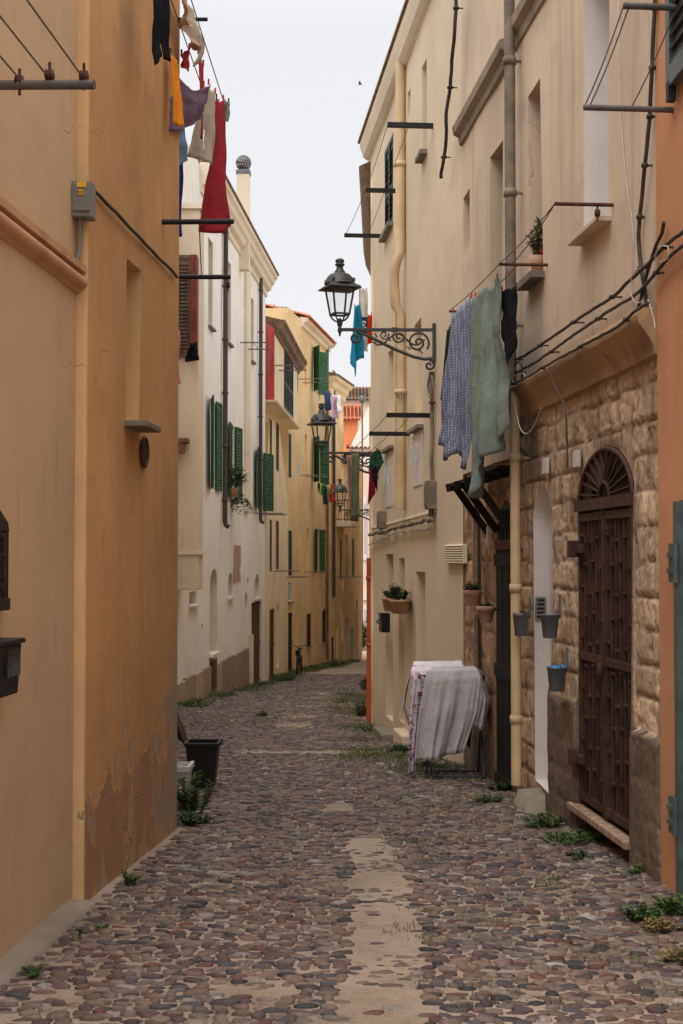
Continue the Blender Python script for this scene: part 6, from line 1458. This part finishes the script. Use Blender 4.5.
def pot(label, W, px, py, wpx, hpx, d, seed, pl=(.10, .09, 16)):
    q, z = W.hit(px, py, d); c = W.p(q, z, d); r_ = wpx/2/F*c.y; h = hpx/F*c.y; t = thing('flower_pot', label, 'flower pot', c, 'terracotta pots by the black door')
    mb = MB(); mb.lathe([(0, 0), (r_*.55, 0), (r_*.62, .006), (r_*.90, h*.70), (r_*1.02, h*.72), (r_*1.05, h*.98), (r_*.98, h), (r_*.9, h*.9), (r_*.8, h*.6), (0, h*.6)], c, 18); mb.build('body', M['pot'], t)
    mb = MB(); mb.tube([c+Vector((0, 0, h*.78))+W.d*r_*.9, c+Vector((0, 0, h*.78))-W.n*d], .006, 6); mb.tube([c+Vector((0, 0, h*.78))-W.d*r_*.9, c+Vector((0, 0, h*.78))-W.n*d], .006, 6); mb.build('hanger', M['iron'], t)
    m1, m2 = plant_mesh(c+Vector((0, 0, h*.8)), pl[0], pl[1], pl[2], 14, .035, .018, seed); m1.build('plant', M['leaf_dark'], t); m2.build('stems', M['leaf_dark'], t)
pot('terracotta pot hung nearest the black door', R3, 486, 623, 19, 17, .12, 3, (.07, .06, 14)); pot('terracotta pot with a bushier plant, hung behind the first beside the stone arch', R3, 472, 606, 18, 16, .10, 4, (.12, .10, 26))
q, z = R4b.hit(396, 612, .14); c = R4b.p(q, z, .14); t = thing('planter', 'long clay planter with dark leafy plants on the cream house', 'planter', c)
mb = MB()
for k in (-.36, .36): mb.lathe([(0, 0), (.10, 0), (.115, .01), (.135, .13), (.150, .135), (.15, .165), (.13, .165), (.12, .13), (0, .12)], c+R4b.d*k, 18, sx=.9, sy=2.4)
mb.build('body', M['planter'], t)
for k, s_ in ((-.36, 7), (.30, 8)):
    m1, m2 = plant_mesh(c+R4b.d*k+Vector((0, 0, .13)), .22, .16, 22, 16, .06, .035, s_); m1.build('plant', M['leaf_dark'], t); m2.build('stems', M['leaf_dark'], t)
# window plants
q, z = L3.hit(233, 497, .12); c = L3.p(q, z, .12); t = thing('flower_pot', 'pots of trailing green plants on a window sill of the white house', 'flower pot', c)
mb = MB(); mb.lathe([(0, 0), (.10, 0), (.15, .2), (.16, .22), (.13, .22), (0, .2)], c, 12); mb.build('body', M['pot'], t)
m1, m2 = plant_mesh(c+Vector((0, 0, .2)), .75, .38, 46, 20, .10, .05, 12); m1.build('plant', M['leaf'], t)
m1, m2 = plant_mesh(c+Vector((.15, .6, .0)), .2, .35, 26, 18, .09, .04, 13, droop=1.6); m1.build('trailing_plant', M['leaf'], t)
q, z = R2.hit(537.5, 271, -.06); c = R2.p(q, z+.01, -.06); t = thing('flower_pot', 'potted green plant with red flowers on the upper window sill of the stone house', 'flower pot', c)
mb = MB(); mb.lathe([(0, 0), (.05, 0), (.07, .10), (.06, .10), (0, .09)], c, 12); mb.build('body', M['pot'], t)
m1, m2 = plant_mesh(c+Vector((0, 0, .08)), .42, .07, 20, 16, .05, .022, 15); m1.build('plant', M['leaf'], t); m2.build('stems', M['leaf_dark'], t)
mb = MB()
for i in range(7): mb.lathe([(0, -.012), (.014, 0), (0, .012)], c+Vector((U(-.06, .05), U(-.06, .06), U(.12, .24))), 6)
mb.build('flowers', M['redplastic'], t)

# ------------------------------------------------------------------ things on the ground
b = gpt(203, 785); b.z += .012; bn = thing('waste_bin', 'small dark brown waste bin with its lid thrown open beside the orange corner', 'bin', b)
def rbox(mb, c, w0, d0, w1, d1, h, m=0, z0=0):
    c = Vector(c); vs = []
    for w_, d_, z in ((w0, d0, z0), (w1, d1, z0+h)):
        for a in range(4):
            sx_, sy_ = (1, 1, -1, -1)[a], (-1, 1, 1, -1)[a]; vs.append(c+Vector((sx_*w_/2, sy_*d_/2, z)))
    mb.add(vs, [(3, 2, 1, 0), (0, 1, 5, 4), (1, 2, 6, 5), (2, 3, 7, 6), (3, 0, 4, 7)], m); return vs
mb = MB(); rbox(mb, b, .20, .21, .27, .27, .36); vs = rbox(mb, b, .19, .20, .255, .255, .345, z0=.012)
for sy_ in (-1, 1): mb.box(b+Vector((0, sy_*.135, .36)), (.15, 0, 0), (0, .012, 0), (0, 0, .014))
for sx_ in (-1, 1): mb.box(b+Vector((sx_*.135, 0, .36)), (.012, 0, 0), (0, .122, 0), (0, 0, .014))
mb.build('body', M['brownbin'], bn, bevel=.005)
mb = MB(); hp = b+Vector((-.15, 0, .37)); u_ = Vector((-.36, 0, .93)).normalized(); mb.box(hp+u_*.15, u_*.15, (0, .14, 0), u_.cross(Vector((0, 1, 0)))*.010); mb.box(hp+u_*.15+u_.cross(Vector((0, 1, 0)))*.02, u_*.12, (0, .115, 0), u_.cross(Vector((0, 1, 0)))*.012); mb.build('lid', M['brownbin'], bn, bevel=.006)
mb = MB(); mb.tube([b+Vector((.14, -.11, .37)), b+Vector((.165, -.10, .36)), b+Vector((.165, .10, .36)), b+Vector((.14, .11, .37))], .009, 6); mb.build('handle', M['brownbin'], bn)
c = gpt(174, 796); c.y += .1; bx_ = thing('white_crate', 'small white plastic crate behind the weeds at the orange corner', 'crate', c)
mb = MB(); rbox(mb, c, .20, .26, .24, .30, .25); mb.build('body', M['whiteplastic'], bx_, bevel=.006)
mb = MB(); mb.box(c+Vector((0, -.165, .235)), (.13, 0, 0), (0, .012, 0), (0, 0, .02)); mb.box(c+Vector((.12, 0, .235)), (.012, 0, 0), (0, .15, 0), (0, 0, .02)); mb.box(c+Vector((0, 0, .12)), (.10, 0, 0), (0, .13, 0), (0, 0, .012)); mb.build('rim', M['whiteplastic'], bx_)
# bicycle against the ochre house, seen head on
bb = Vector((at(297, 670, 50).x, 50.3, 0)); bb.z = zg(50); bk = thing('bicycle', 'black bicycle standing against the ochre house, seen from the front', 'bicycle', bb)
def wheel(c): 
    m1 = MB(); R_ = .33; m1.tube([c+Vector((0, R_*math.cos(t), R_*math.sin(t))) for t in [2*PI*i/28 for i in range(29)]], .030, 6); w_ = m1.build('wheel', M['blackbox'], bk)
    m2 = MB()
    for i in range(16): t = 2*PI*i/16; m2.tube([c, c+Vector((0, R_*math.cos(t), R_*math.sin(t)))], .003, 4)
    m2.lathe([(0, -.04), (.03, -.04), (.03, .04), (0, .04)], c, 8); m2.build('spokes', M['steel'], w_)
f_, b_ = bb+Vector((0, 0, .345)), bb+Vector((.12, 1.05, .345)); b_.z = zg(51.3)+.345; wheel(f_); wheel(b_)
hd = f_+Vector((.02, .28, .45)); bt = f_+Vector((.06, .58, -.05)); se = f_+Vector((.08, .72, .5))
mb = MB()
for p, q2 in ((f_, hd), (hd+Vector((0, 0, -.05)), bt), (hd, se-Vector((0, 0, .06))), (se, bt), (bt, b_), (b_, se-Vector((0, 0, .1)))): mb.tube([p, q2], .022, 6)
mb.tube([hd, hd+Vector((0, .02, .22))], .02, 6); mb.build('frame', M['blackbox'], bk)
mb = MB(); hb = hd+Vector((0, .02, .22)); mb.tube([hb+Vector((-.32, .14, .02)), hb+Vector((-.24, .0, .03)), hb, hb+Vector((.24, 0, .03)), hb+Vector((.32, .14, .02))], .018, 6); mb.build('handlebar', M['steel'], bk)
mb = MB(); mb.lathe([(0, -.03), (.07, -.02), (.09, .02), (0, .05)], se+Vector((0, .02, .05)), 10, sy=1.6); mb.build('saddle', M['blackbox'], bk)
mb = MB(); mb.box(hd+Vector((0, -.16, .0)), (.09, 0, 0), (0, .10, 0), (0, 0, .10)); mb.build('basket', M['blackbox'], bk, bevel=.02)
# swift in the sky
c = at(360, 84, 60); mb = MB(); mb.lathe([(0, -.09), (.03, -.04), (.035, .02), (.02, .07), (0, .10)], (0, 0, 0), 8)
mb.v = [Vector((v.z, v.y, v.x*.9))+c for v in mb.v]
for s_ in (-1, 1): mb.add([c+Vector((.03, 0, .01)), c+Vector((.02, s_*.14, .07)), c+Vector((-.07, s_*.30, .02)), c+Vector((-.04, s_*.12, .0)), c+Vector((-.03, 0, 0))], [(0, 1, 2, 3, 4)])
single('bird', mb, M['blackbox'], 'tiny dark bird flying in the pale sky above the lane', 'bird', c, solid=.008)
# ------------------------------------------------------------------ sky and light
w = bpy.data.worlds.new('World'); SC.world = w; w.use_nodes = True; nt = w.node_tree; bg = nt.nodes['Background']
sky = nt.nodes.new('ShaderNodeTexSky'); sky.sky_type = 'NISHITA'; sky.sun_disc = False
SUN_EL, SUN_AZ = math.radians(58), math.radians(205)
sky.sun_elevation = SUN_EL; sky.sun_rotation = SUN_AZ; sky.dust_density = 3; sky.air_density = 1
geo = nt.nodes.new('ShaderNodeTexCoord'); sx = nt.nodes.new('ShaderNodeSeparateXYZ'); nt.links.new(geo.outputs['Generated'], sx.inputs[0])
mr = nt.nodes.new('ShaderNodeMapRange'); mr.inputs['From Min'].default_value = .36; mr.inputs['From Max'].default_value = 1; mr.inputs['To Min'].default_value = 0; mr.inputs['To Max'].default_value = 1
nt.links.new(sx.outputs['Z'], mr.inputs['Value'])
lay = nt.nodes.new('ShaderNodeMix'); lay.data_type = 'RGBA'      # overcast cloud layer: three times brighter overhead than low down
lay.inputs[6].default_value = (6.75, 6.7, 6.8, 1); lay.inputs[7].default_value = (19, 19.0, 19.4, 1); nt.links.new(mr.outputs['Result'], lay.inputs[0])
mx = nt.nodes.new('ShaderNodeMix'); mx.data_type = 'RGBA'; mx.inputs[0].default_value = .88
nt.links.new(sky.outputs[0], mx.inputs[6]); nt.links.new(lay.outputs[2], mx.inputs[7]); nt.links.new(mx.outputs[2], bg.inputs['Color']); bg.inputs['Strength'].default_value = .10
sl = bpy.data.lights.new('sun', 'SUN'); so = bpy.data.objects.new('sun', sl); COL.objects.link(so)
sl.energy = 1.0; sl.angle = math.radians(40); sl.color = (1, .96, .90)
d = Vector((math.sin(SUN_AZ)*math.cos(SUN_EL), math.cos(SUN_AZ)*math.cos(SUN_EL), math.sin(SUN_EL)))   # towards the sun
so.rotation_euler = d.to_track_quat('Z', 'Y').to_euler(); so.location = (0, 0, 30)
SC.view_settings.view_transform = 'Standard'; SC.view_settings.look = 'None'; SC.view_settings.gamma = 1; SC.view_settings.use_curve_mapping = False
SC.view_settings.exposure = 0.50
SC.cycles.max_bounces = 8; SC.cycles.diffuse_bounces = 5; SC.cycles.transparent_max_bounces = 12
SC.cycles.use_denoising = True
SC.render.film_transparent = False
